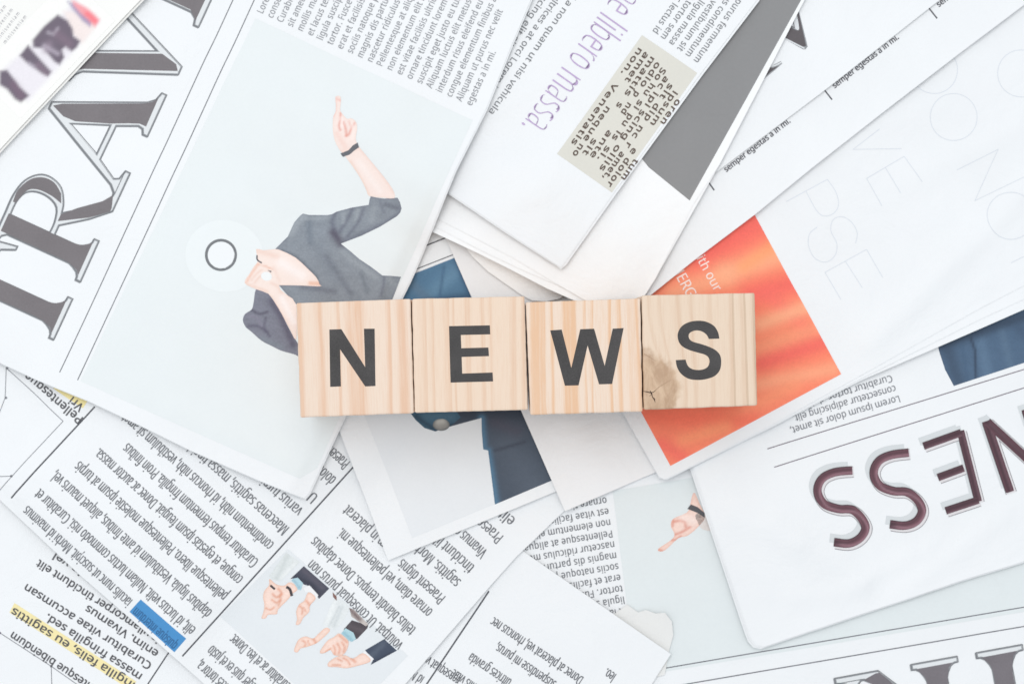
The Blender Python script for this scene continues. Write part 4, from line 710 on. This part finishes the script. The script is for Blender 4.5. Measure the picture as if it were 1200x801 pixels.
put(E1, 'dark_fill', [tri(C7([(530,85),(548,90),(614,395),(590,400),(405,310),(455,218),(530,262),(552,262),(558,245)])), ribbon(C7([(455,205),(516,238),(500,160)]), .9)], ink((98,93,96), .12, 1400), 3, hx)
hx = put(E1, 'headline_letter', [tri(C7([(250,560),(330,560),(400,522),(412,545),(350,600),(215,710),(180,700)]))], ink((166,169,172), .05), 1, label='serif tip of a capital')
put(E1, 'inline', [ribbon(smooth(C7([(280,562),(330,566),(375,550),(404,532)])), 1.4)], ink((226,229,231), .03), 2, hx)
put(E1, 'dark_fill', [tri(C7([(275,575),(330,582),(385,562),(310,620),(215,695),(190,690)]))], ink((98,93,96), .12, 1400), 3, hx)

# ================================================================== D, C: folded sheets at the top centre
D_poly = [(440,215),(512,256),(600,302),(640,326),(690,355),(735,378),(768,326),(812,240),(843,193),(893,97),(946,-6),(1060,-210),(800,-300),(520,60)]
D_ = lay(D_poly, 14, 0.0009, 0.0005, 130, lifts=[((512,256),(690,355),.0014,16),((768,326),(946,-6),.0006,12)])
newspaper(D_, 'folded newspaper at the top centre with a dark grey band, mostly blank above the cubes', mat=paper_mat((249,250,251)),
          leaves=[([(440,215),(505,263),(560,292),(610,316),(652,334),(705,362),(735,378),(768,326),(843,193),(946,-6),(700,-200),(520,60)], .0003), ([(440,225),(503,270),(560,297),(600,317),(640,338),(690,360),(735,378),(765,326),(840,193),(940,-6),(700,-200),(520,60)], .0006)])
put(D_, 'printed_photo', [tri([(725,150),(752,186),(760,196),(808,235),(940,-2),(987,-90),(880,-110)])], ink((142,142,143), .035, 700), 1, label='dark grey band')
C_poly = [(440,165),(526,226),(590,270),(652,311),(657,314),(661,309),(718,228),(820,88),(888,-1),(970,-120),(800,-260),(540,-80)]
C_ = lay(C_poly, 15, 0.0007, 0.0006, 120, lifts=[((526,226),(655,313),.0016,18),((660,311),(888,-1),.0010,16)], creases=[((560,180),(690,270),.0005,26),((640,60),(700,150),.0004,30),((600,250),(650,200),.0004,18)])
newspaper(C_, 'folded newspaper at the top centre with thin purple lettering and a beige typed box',
          leaves=[([(440,165),(526,228),(590,272),(653,313),(657,316),(663,311),(720,230),(822,90),(890,1),(800,-240),(540,-60)], .0003)])
clipC = [((659,312),(890,-4))]; clipC = [((888,-1),(660,311))]
uC = unit((-.578,.816)); vC = (uC[1], -uC[0])
put(C_, 'printed_photo', [tri([(752.5,41),(652.5,181),(716.5,226.5),(817,86)])], ink((221,219,210), .03), 1, label='beige text box')
def addC(p, a, b): return (p[0]+a*uC[0]+b*vC[0], p[1]+a*uC[1]+b*vC[1])
typed = [[(0,"non.",39),(51,"Venenatis",89)], [(0,"amet",43),(78,"neque",50),(132,"no",18)], [(0,"mattis",57),(66,"s",8),(118,"sit",24)], [(2,"odio",36),(44,"p",8),(60,"nd",17),(100,"ante",40)], [(4,"So",18),(26,"hu",18),(50,"si",14),(70,"pu",18),(94,"is",14),(116,"si.",22)], [(10,"ac",18),(32,"ipi",22),(58,"scing",44),(108,"ollis",38)], [(14,"sit",22),(42,"dip",26),(74,"nc",18),(98,"r",8),(112,"amet,",40)], [(18,"ipsum",50),(100,"e dolor",56)], [(24,"oren",36),(110,"tum",30)]]
base = (752,59)
g = []
for i, row in enumerate(typed):
    for off, s_, ln in row:
        g.append(text_geo(s_, addC(base, off-1.5, i*8.9-4.8), uC, 4.9, length=ln, w=(5.2, 4.6), track=9))
put(C_, 'printed_text', g, ink((98,84,76), .12), 2, clip=[((887,-1),(659,311))], grid=False, label='bold brown typed text')
# purple thin line of large letters
put(C_, 'printed_text', [text_geo("vitae libero massa.", addC((609,146), -232, 0), uC, 29, length=232, w=(-.7, -3.1))], ink((192,170,208), .06), 2, grid=True, label='thin purple lettering')
rows = [("sed a non quam ut nisi vehicula", addC((572,131),-186,0), (572,131)), ("eu ultrices a at orci Lorem ipsum", addC((559,124),-178,0), (559,124)), ("adipiscing elit sit amet, dolor", addC((552,112),-176,0), (552,112)), ("dictum consectetur cing", addC((560,82),-150,0), (560,82))]
lines_of(C_, rows[:3], 5.6, (1.5,1.1), (122,124,128))
g = []
for k, t_ in enumerate(["maecenas purus fermentum", "dapibus condimentum", "sagittis, vestibulum sit", "quis ligula massa", "eget tortor sem", "in nunc lectus id"]):
    g.append(ends(t_, (812-9.6*k, 71.5-6.9*k), uC, 5.8, .95, 3))
lines_of(C_, g, 5.8, (1.3,.9), (130,132,136), xs=.95, track=3, clip=[((887,-1),(659,311))])

# ================================================================== A: travel headline sheet, top left
A_poly = [(357,583),(362,578),(404,488),(440,412),(480,330),(508,264),(534,200),(570,127),(600,52),(622,0),(680,-130),(500,-240),(20,-400),(-400,250),(-180,350),(0,425),(40,443),(105,469),(160,495),(225,527),(300,560)]
A_ = lay(A_poly, 16, 0.0007, 0.0005, 170, lifts=[((0,425),(357,583),.0020,22),((357,583),(534,200),.0010,14),((534,200),(640,-40),.0012,12)],
         creases=[((100,180),(200,440),.0004,34),((200,480),(330,540),.0006,14),((430,120),(520,160),.0003,20),((330,30),(470,330),.0003,30)])
newspaper(A_, 'newspaper filling the upper left with huge grey serif headline letters and a woman picture', leaves=[([(p[0]+1.2, p[1]+1.4) for p in A_poly], .0003)])
put(A_, 'rule_line', [line((71,436),(300,-64), 1.1)], ink((112,114,120)), 1)
put(A_, 'rule_line', [line((92.5,445),(325,-64), 1.1)], ink((112,114,120)), 1)
headline(A_, frame((60.5,396.5), (131,-286)), 'TRAVE', 1)
put(A_, 'printed_photo', [tri([(298,20),(554,141),(372,548),(352,560),(96,446)])], ink(PHOTO_BG, .015), 1, label='picture of a woman with a megaphone')
uA = unit((51,-111.5))
names = ["egestas a in mi.", "Aliquam ut purus nec velit", "congue elementum finibus a", "interdum risus eleifend eu", "Aliquam luctus elit metus", "suscipit eget justo eu turpis", "ornare tincidunt lorem sed", "est vitae facilisis ultrices", "non elementum elit in dolor", "Pellentesque at aliquam", "nascetur ridiculus mus eu", "magnis dis parturient", "sociis natoque penatibus", "erat et facilisis in", "tortor. Fusce at", "ligula suscipit a", "et lacus tempus", "mollis mauris", "sit amet in", "Curabitur", "consectetur", "Lorem ipsum"]
g = [(t_, (552.5-11.72*i, 124.5-5.2*i), uA, 'u') for i, t_ in enumerate(names)]
lines_of(A_, g, 6.0, (1.4, .8), (148,150,155), xs=.80, track=3.5)
# printed woman
rg = (260,230); s42 = 4.2136
def Cw(p, rg=(260,230)): return crop(rg, s42, p)
dressm = cloth_ink((100,109,118),(136,140,149), 95, .5, 'printed_dress')
def W_(pts, w, col, st=.8): return ('s', smooth(Cw(pts), False, 3), w/4.2, col, st)
dress = Cw([(268,262),(330,200),(345,165),(360,130),(385,98),(400,85),(430,92),(470,92),(520,92),(545,87),(565,75),(640,55),(725,42),(728,20),(735,0),(760,6),(800,12),(868,8),(880,30),(888,60),(882,80),(866,98),(780,150),(690,195),(590,235),(640,275),(680,310),(740,350),(795,392),(830,393),(885,397),(866,450),(845,505),(800,600),(500,600),(420,580),(370,530),(330,490),(287,440),(480,443),(487,436),(470,400),(430,360),(370,305),(300,270)])
DD, DL = (108,112,126), (158,165,172)
paint(A_, 'printed_figure', dress, (138,145,154), [W_([(560,80),(545,130),(575,210)],12,DD), W_([(645,58),(620,110),(585,175)],10,DD), W_([(700,60),(672,130),(620,200)],9,DD,.7), W_([(550,180),(590,232)],22,(84,78,94),.8),
    W_([(600,228),(780,148),(880,88)],14,DD,.7), W_([(340,190),(400,98)],18,DL), W_([(420,110),(520,105)],12,DL,.7), W_([(600,85),(600,130)],10,DL,.6), W_([(670,70),(655,120)],10,DL,.6), W_([(750,60),(740,120)],14,DL,.5),
    W_([(810,40),(870,60)],14,(104,108,120),.7), W_([(780,25),(800,80)],8,DD,.5), W_([(480,250),(560,420)],34,(128,136,146),.6), W_([(600,280),(760,400)],18,DL,.55), W_([(520,300),(640,480)],16,(106,112,124),.6), W_([(400,340),(480,440)],12,DD,.6),
    W_([(400,450),(560,470)],16,(104,108,120),.6), W_([(805,395),(800,440),(788,490)],7,DD,.7), W_([(830,400),(860,440)],14,DL,.5), W_([(690,380),(720,470)],12,(108,116,126),.6), W_([(300,268),(370,300),(430,355),(475,405)],6,(92,100,110),.7), W_([(430,130),(440,230)],16,(112,122,134),.6)],
    2, (DD, 1.6, .45), grain=.2, label='grey dress')
paint(A_, 'printed_figure', smooth(Cw([(173,460),(205,468),(235,482),(270,530),(300,580),(330,640),(360,695),(420,790),(400,800),(365,780),(300,762),(250,738),(200,712),(150,668),(122,645),(108,610),(120,580),(152,558),(162,520)]),True,3), (126,128,141),
    [W_([(250,520),(300,600),(355,730)],20,(88,84,102)), W_([(130,590),(180,600),(200,640)],10,(134,132,148),.7), W_([(150,560),(190,580),(230,570)],7,(86,84,100),.8), W_([(135,640),(180,640),(230,670)],8,(90,88,106),.7), W_([(200,700),(300,745)],14,(128,136,146),.7), W_([(190,480),(220,540)],14,(124,126,138),.7), W_([(240,640),(300,700)],10,(122,124,138),.6), W_([(220,600),(215,650),(240,690)],6,(88,86,104),.7)], 2, grain=.2, label='grey sleeve of the bent arm')
PK, PL = (240,212,200), (251,242,239)
paint(A_, 'printed_figure', smooth(Cw([(173,262),(210,268),(268,262),(300,270),(370,305),(430,360),(470,400),(487,436),(480,446),(287,440),(330,490),(372,535),(372,705),(345,665),(300,580),(270,530),(235,482),(175,460),(125,437),(118,415),(140,385),(160,350),(182,320)]),True,2), (247,230,222),
    [W_([(170,270),(230,285),(280,300)],14,PK,.8), W_([(440,430),(485,432)],10,(236,184,158),.9), W_([(125,428),(150,385),(185,335)],6,(238,192,172),.8), W_([(180,338),(215,345),(255,362)],5,(236,190,170),.8), W_([(150,415),(175,385),(200,365)],5,PK,.9), W_([(165,430),(190,400),(215,385)],5,PK,.9), W_([(120,432),(160,445),(230,470)],7,PK,.9), W_([(300,330),(400,390)],26,PL,.8), W_([(250,430),(280,445),(300,480)],8,PK,.7), W_([(250,500),(330,640)],8,PK,.6), W_([(300,500),(360,620)],14,PL,.8), W_([(260,350),(290,420)],8,PK,.5)],
    3, (PK, 1.2, .5), grain=.04, label='neck and forearm')
put(A_, 'printed_figure', [tri(rot_poly((313.5,324), 6.5, 5.2, .3, 24))], ink((240,243,244), .02), 4, label='white megaphone grip')
put(A_, 'printed_figure', [ribbon(smooth(Cw([(178,292),(180,315),(202,330)])), 1.6), tri(Cw([(230,365),(250,370),(248,378)]))], ink((92,92,98)), 4)
put(A_, 'printed_figure', [tri(rot_poly((264,300), 46, 42, .2, 48))], ink((236,241,242), .012), 2, label='white megaphone bell')
put(A_, 'printed_figure', [ring((260,299), 18.8, 15.6)], ink((122,125,129), .1), 3, label='dark megaphone ring')
put(A_, 'printed_figure', [tri(rot_poly((260.5,299.5), 15.8, 15.8, 0, 36))], ink((240,243,245), .012), 3)
rg = (370,100); s53 = 5.336
def Ca(p, rg=(370,100)): return crop(rg, s53, p)
def A2(pts, w, col, st=.8): return ('s', smooth(Ca(pts), False, 3), w/5.3, col, st)
PR = (230,160,146)
paint(A_, 'printed_figure', smooth(Ca([(120,65),(152,65),(152,120),(150,155),(172,185),(195,208),(215,203),(240,215),(256,240),(258,280),(250,330),(262,372),(305,425),(350,480),(400,540),(440,590),(470,632),(492,672),(492,707),(430,704),(335,692),(318,660),(290,600),(250,535),(210,480),(180,440),(150,405),(135,380),(118,345),(108,300),(104,250),(108,190),(122,160),(122,110)]),True,2), (246,228,221),
    [A2([(152,172),(152,215),(143,250),(152,278)],7,PR), A2([(170,228),(186,270),(190,314)],8,PR), A2([(240,236),(222,270),(206,305),(190,314)],8,PR), A2([(205,222),(217,252)],6,PR,.5), A2([(120,70),(122,160),(106,200)],6,(242,204,194),.8), A2([(130,80),(150,90)],8,(240,190,180),.8), A2([(160,200),(165,260)],8,(251,236,231),.9), A2([(225,230),(235,280),(230,330)],10,(250,234,228),.7), A2([(130,300),(180,380)],18,(243,212,202),.7), A2([(150,420),(260,390)],14,(240,206,192),.5),
     A2([(215,470),(290,595),(330,680)],9,(238,212,200),.8), A2([(280,400),(400,540),(485,670)],9,(240,214,204),.7), A2([(270,480),(400,660)],22,(249,236,231),.8)], 3, (PK, 1.0, .4), sub=4, grain=.035, label='raised arm with pointing finger')
put(A_, 'printed_figure', [tri(Ca([(153,425),(205,405),(232,375),(262,358),(271,388),(240,408),(212,432),(168,446)]))], ink((106,108,114), .1), 4, label='dark wrist watch')

# ================================================================== B: blurred sheet in the top left corner
B_ = lay([(230,-70),(165,0),(102,67),(0,177),(-200,392),(-500,100),(-60,-380)], 17, 0.0009, 0.0004, 150, lifts=[((230,-70),(-100,285),.0022,16)])
newspaper(B_, 'newspaper corner at the top left with a blurred purple and red picture', mat=paper_mat((247,246,243)), leaves=[([(233,-66),(167,2),(104,69),(1,180),(-200,396),(-500,110),(-60,-370)], .0007)])
s45 = 4.45
def Cb(p): return [(x/s45, y/s45) for x, y in p]
blobs = [[(300,80),(350,110),(375,150),(380,190),(415,215),(400,245),(375,265),(340,240),(320,260),(332,300),(310,335),(285,320),(255,285),(230,250),(175,245),(172,210),(230,140)],
         [(145,240),(170,270),(210,315),(265,375),(250,395),(220,380),(170,345),(135,320),(105,290)],
         [(0,372),(35,368),(75,420),(100,455),(150,500),(110,532),(80,515),(40,465),(0,440)]]
patch = Cb([(300,-60),(420,-60),(600,110),(110,620),(-70,440),(-70,330)])
bm_ = [('b', Cb([(0,380),(60,320),(170,230),(340,60),(390,0),(520,110),(400,250),(150,530),(0,440)]), 10, (233,228,236), .8), ('b', Cb([(330,60),(420,60),(500,140),(430,230),(380,180)]), 8, (244,230,226), .9)]
for b in blobs: bm_.append(('b', grow(Cb(b), .6), 5.0, (100,88,104), .95))
bm_ += [('s', Cb([(250,170),(280,180),(300,150)]), 2.2, (176,168,180), .8), ('s', Cb([(300,180),(360,230)]), 6, (136,116,132), .6), ('s', Cb([(150,330),(180,350)]), 2.2, (180,172,184), .8), ('s', Cb([(200,340),(240,380)]), 4, (142,122,138), .6), ('s', Cb([(70,440),(110,500)]), 5, (128,104,122), .6),
        ('s', Cb([(255,230),(240,260)]), 5, (150,134,150), .6), ('s', Cb([(230,240),(300,280)]), 3, (206,196,210), .5),
        ('b', Cb([(350,5),(385,20),(420,60),(480,110),(470,140),(430,110),(380,50)]), 6, (150,140,178), .9), ('b', Cb([(375,0),(450,40),(490,75),(517,105),(495,142),(455,95),(420,70),(385,30)]), 6, (246,152,160), .9), ('s', Cb([(455,75),(495,110)]), 4, (248,118,128), .8)]
paint(B_, 'printed_photo', patch, (247,246,243), bm_, 1, sub=3, grain=.05, label='blurred purple and red picture')
gl = []
for i in range(5):
    gl.append(("m i n i s v e n i a m", add((-26+i*8.0, 36+i*4.0), (0,(0,0))), unit((.62,-.78)), 'u'))
lines_of(B_, gl, 3.2, (0,0), (166,166,172), xs=.8)

# ================================================================== the four wooden cubes
def wood(name, seed, knot=None, freq=300, light=(239,218,200), dark=(229,189,160), contrast=1.0, tint=None):
    t = NT(name); ob = t.tc.outputs['Object']
    sep = t.n('ShaderNodeSeparateXYZ'); t.l(ob, sep.inputs[0])
    x, y, z = sep.outputs
    rr = random.Random(seed)
    warp = t.noise(t.mapping((1, .16, .5), loc=(seed*.37, seed*.11, 0)), 55, 3, .5)
    u = t.math('ADD', x, t.math('MULTIPLY', t.math('SUBTRACT', warp, .5), .0045))
    u = t.math('ADD', u, t.math('MULTIPLY', z, rr.uniform(.25, .6)))
    if knot:
        kx, ky, kr = knot
        dx = t.math('SUBTRACT', x, kx); dy = t.math('SUBTRACT', y, ky)
        d2 = t.math('ADD', t.math('MULTIPLY', dx, dx), t.math('MULTIPLY', t.math('MULTIPLY', dy, dy), .7))
        d = t.math('SQRT', d2)
        g = t.math('EXPONENT', t.math('MULTIPLY', d2, -1/(kr*kr)))
        u = t.math('ADD', u, t.math('MULTIPLY', g, -.0065))
        kn = t.n('ShaderNodeMapRange', interpolation_type='SMOOTHSTEP'); t.l(t.math('ADD', d, t.math('MULTIPLY', t.math('SUBTRACT', t.noise(t.mapping(), 160, 3), .5), .011)), kn.inputs[0])
        kn.inputs[1].default_value = kr*.72; kn.inputs[2].default_value = kr*1.0; kn.inputs[3].default_value = 1; kn.inputs[4].default_value = 0
    # growth rings: uneven bands
    n1 = t.n('ShaderNodeTexNoise', noise_dimensions='1D'); n1.inputs['Scale'].default_value = freq*.35; n1.inputs['Detail'].default_value = 1.5; n1.inputs['Roughness'].default_value = .5
    t.l(t.math('ADD', u, seed*.73), n1.inputs['W'])
    saw = t.n('ShaderNodeTexNoise', noise_dimensions='1D'); saw.inputs['Scale'].default_value = freq*3.1; saw.inputs['Detail'].default_value = 0
    t.l(t.math('ADD', u, seed*.31), saw.inputs['W'])
    per = freq*.62
    ph = t.math('ADD', t.math('MULTIPLY', u, per), t.math('MULTIPLY', n1.outputs[0], 2.2))
    fr = t.math('FRACT', ph)
    band = t.n('ShaderNodeValToRGB'); e = band.color_ramp.elements
    e[0].position = 0; e[0].color = (0,0,0,1); e[1].position = .40; e[1].color = (.12,.12,.12,1)
    for p_, v_ in ((.62, .9), (.80, 1), (.93, .1)):
        q = e.new(p_); q.color = (v_, v_, v_, 1)
    t.l(fr, band.inputs[0])
    fib = t.noise(t.mapping((1, .04, .08)), 2300, 3, .6)
    f = t.math('MULTIPLY', band.outputs[0], t.math('ADD', t.math('MULTIPLY', saw.outputs[0], .7), .35))
    f = t.math('ADD', t.math('MULTIPLY', f, contrast), t.math('MULTIPLY', t.math('SUBTRACT', fib, .5), 1.1))
    blot = t.noise(t.mapping((1, .4, 1)), 40, 3)
    c = t.ramp(f, [(0.0, lin(light)), (.85, lin(dark))])
    c = t.mix(t.math('MULTIPLY', blot, .35), c, tuple(v*.95 for v in lin(light)), 'MIX')
    if tint:
        # a band of greyish ring lines on one side
        mr = t.n('ShaderNodeMapRange', interpolation_type='SMOOTHSTEP'); t.l(x, mr.inputs[0]); mr.inputs[1].default_value = tint[0]; mr.inputs[2].default_value = tint[1]
        ringl = t.math('MULTIPLY', mr.outputs[0], t.math('GREATER_THAN', fr, .80))
        c = t.mix(t.math('MULTIPLY', ringl, .5), c, lin((196,168,140)))
    if knot:
        kc = t.ramp(t.noise(t.mapping((1, .5, 1), (0, 0, .6)), 260, 4, .6, .5), [(.38, lin((180,146,116))), (.64, lin((212,182,152)))])
        rings = t.math('SINE', t.math('ADD', t.math('MULTIPLY', d, 3600), t.math('MULTIPLY', t.noise(t.mapping(), 190, 3), 9)))
        kc = t.mix(t.math('MULTIPLY', t.math('GREATER_THAN', rings, .5), .10), kc, lin((176,144,116)))
        c = t.mix(t.math('MULTIPLY', kn.outputs[0], .85), c, kc)
    t.l(c, t.b.inputs['Base Color']); t.b.inputs['Roughness'].default_value = .55; t.b.inputs['Specular IOR Level'].default_value = .35
    hgt = t.math('ADD', t.math('MULTIPLY', fib, .6), t.math('MULTIPLY', f, .25))
    t.bump(hgt, .00025, .6)
    return t.m
KZ = CAM_H - 0.048; KT = PX*KZ/CAM_H          # metres per pixel at the cube tops
def cube_top_px(p): return ((p[0]-600)*KT, (400.5-p[1])*KT)
def pile_under(cx, cy, r):
    X = (XX-600)*PX; Y = (400.5-YY)*PX
    return float(PILE[(abs(X-cx) < r) & (abs(Y-cy) < r)].max())
cubes = [("N", [(347,355),(481,350),(485,484),(352,489)], 11, dict(freq=230, contrast=1.15)),
         ("E", [(482.5,350),(614.5,347),(618.5,480),(486,483.5)], 23, dict(freq=360, contrast=.85, light=(238,215,194), dark=(227,191,163))),
         ("W", [(616,354),(750.5,349.5),(753,482),(621.5,486)], 37, dict(freq=330, contrast=1.2, dark=(232,188,150))),
         ("S", [(752,346),(884.5,343),(887.5,475),(754.5,480)], 41, dict(freq=290, contrast=.7, light=(234,212,190), dark=(219,187,160), knot=(-.0172,-.0122,.0112), tint=(.004,.012)))]
INKM = ink((72,70,70), .42, 2300, 'letter_ink')
def N_shape():
    return [tri([(386,386),(400,385.5),(428,430),(426.5,385),(439,385),(440,452),(428,452.5),(398.5,409),(399.5,452.5),(387,453)])]
def E_shape():
    return [tri([(526.2,382),(574,381),(574.5,391.5),(540,392.3),(540.6,407.8),(572.3,407),(573,417),(541,418),(541.6,437.5),(577.2,436.2),(577.8,446.6),(528,448)])]
def W_shape():
    return [tri([(644.8,387),(658.2,386),(669.5,431),(680,385.6),(696.2,385),(708.6,428.5),(718,385),(730.8,384.2),(717.3,449.6),(702,450),(688.6,404.5),(678,451.2),(662,451.6)])]
def S_shape():
    a = [(264,448),(330,443)]
    outer = smooth([(532,318),(524,280),(500,242),(455,217),(405,210),(350,218),(305,243),(281,285),(284,330),(305,362),(345,385),(400,402),(445,415),(468,435),(472,462),(462,488),(438,503),(405,508),(370,503),(345,487),(332,462),(328,445)], False, 4)
    inner = smooth([(268,448),(276,490),(300,530),(345,560),(400,568),(455,562),(505,543),(535,508),(543,462),(537,420),(512,390),(475,370),(425,352),(375,338),(352,322),(346,300),(355,282),(385,269),(420,272),(448,288),(462,306),(468,320)], False, 4)
    pts = outer + inner
    return [tri(crop((740,335), 775/150, pts))]
shapes = dict(N=N_shape, E=E_shape, W=W_shape, S=S_shape)
labels = dict(N='pine cube printed with a black letter N, broad salmon grain stripes', E='pine cube printed with a black letter E between the N and W cubes',
              W='pine cube printed with a black letter W, between the E and S cubes', S='pine cube printed with a black letter S, with a knot in its corner')
for ch, quad, seed, wk in cubes:
    P4 = [cube_top_px(p) for p in quad]
    cx = sum(p[0] for p in P4)/4; cy = sum(p[1] for p in P4)/4
    ang = math.atan2((P4[1][1]-P4[0][1])+(P4[2][1]-P4[3][1]), (P4[1][0]-P4[0][0])+(P4[2][0]-P4[3][0]))
    wdt = (math.hypot(P4[1][0]-P4[0][0], P4[1][1]-P4[0][1])+math.hypot(P4[2][0]-P4[3][0], P4[2][1]-P4[3][1]))/2
    dpt = (math.hypot(P4[3][0]-P4[0][0], P4[3][1]-P4[0][1])+math.hypot(P4[2][0]-P4[1][0], P4[2][1]-P4[1][1]))/2
    zb = pile_under(cx, cy, .021) + .0001
    top = CAM_H - KZ
    r = bpy.data.objects.new('wooden_cube', None); COL.objects.link(r); r.location = (cx, cy, zb); r.rotation_euler = (0, 0, ang)
    tag(r, labels[ch], 'wooden block', 'letter cubes in a row'); r.empty_display_size = .01
    hgt = top - zb
    bm = bmesh.new(); bmesh.ops.create_cube(bm, size=1)
    for v in bm.verts: v.co = Vector((v.co.x*wdt, v.co.y*dpt, (v.co.z+.5)*hgt))
    # tops are a touch off square, as in the photograph
    ca, sa = math.cos(-ang), math.sin(-ang)
    for v in bm.verts:
        best = min(P4, key=lambda p: (((p[0]-cx)*ca-(p[1]-cy)*sa)-v.co.x)**2+(((p[0]-cx)*sa+(p[1]-cy)*ca)-v.co.y)**2)
        lx = (best[0]-cx)*ca-(best[1]-cy)*sa; ly = (best[0]-cx)*sa+(best[1]-cy)*ca
        v.co.x = lx; v.co.y = ly
    bmesh.ops.bevel(bm, geom=bm.edges[:], offset=.0008, segments=4, profile=.6, affect='EDGES')
    bmesh.ops.subdivide_edges(bm, edges=[e for e in bm.edges if e.calc_length() > .01], cuts=22, use_grid_fill=True)
    rr = random.Random(seed)
    phs = [rr.uniform(0, 6.28) for _ in range(8)]
    for v in bm.verts:
        n_ = math.sin(v.co.x*520+phs[0])*math.sin(v.co.y*610+phs[1])+.6*math.sin(v.co.x*1500+phs[2]+v.co.z*900)*math.sin(v.co.y*1300+phs[3]+v.co.z*700)
        edge = abs(abs(v.co.x)-wdt/2) < .0012 or abs(abs(v.co.y)-dpt/2) < .0012
        d = .00007*n_*(1 if edge else .25)
        c = Vector((v.co.x, v.co.y, 0)).normalized(); v.co += c*d
        if edge and v.co.z > hgt-.001: v.co.z -= .00010*abs(n_)
    me = bpy.data.meshes.new('cube_body'); bm.to_mesh(me); bm.free()
    for p in me.polygons: p.use_smooth = True
    body = link('cube_body', me, r, [wood('pine_'+ch.lower(), seed, **wk)])
    # the printed letter
    V, F = shapes[ch]()[0]
    bm = bmesh.new()
    VV = []
    for p in V:
        wx, wy = cube_top_px(p); VV.append(((wx-cx)*ca-(wy-cy)*sa, (wx-cx)*sa+(wy-cy)*ca))
    F = [tuple(reversed(f)) if sum(VV[f[i]][0]*VV[f[(i+1)%3]][1]-VV[f[(i+1)%3]][0]*VV[f[i]][1] for i in range(3)) < 0 else f for f in F]
    me = bpy.data.meshes.new('printed_letter'); me.from_pydata([(x, y, hgt+.00005) for x, y in VV], [], F); me.update()
    link('printed_letter', me, r, [INKM])
    def sliver(nm, paths, col, ww, z=.00004):
        V, F = [], []
        for p in paths:
            pts = [cube_top_px(q) for q in p]; pts = [((a-cx)*ca-(b-cy)*sa, (a-cx)*sa+(b-cy)*ca) for a, b in pts]
            n = len(pts); b0 = len(V)
            for i in range(n):
                a_, b_ = pts[max(i-1,0)], pts[min(i+1,n-1)]; dx, dy = unit((b_[0]-a_[0], b_[1]-a_[1])); k = ww*(1-.75*abs(2*i/(n-1)-.8))*.5
                V += [(pts[i][0]+dy*k, pts[i][1]-dx*k, hgt+z), (pts[i][0]-dy*k, pts[i][1]+dx*k, hgt+z)]
            F += [(b0+2*i, b0+2*i+2, b0+2*i+3, b0+2*i+1) for i in range(n-1)]
        me = bpy.data.meshes.new(nm); me.from_pydata(V, [], F); me.update(); link(nm, me, r, [ink(col, .1)])
    if ch == 'S':
        k5 = 775/150
        sliver('knot_crack', [crop((740,335), k5, p) for p in ([(72,636),(95,640),(118,646),(135,640),(150,628)], [(112,632),(122,650),(126,668),(146,706)], [(120,655),(108,668)], [(126,672),(140,682),(143,705)])], (74,56,46), .00042)
        sliver('knot_crack', [crop((740,335), k5, p) for p in ([(135,640),(165,612),(200,590),(250,562)], [(75,410),(110,430),(150,455)])], (176,146,120), .0003)
print('sheets done, pile height', PILE.max())
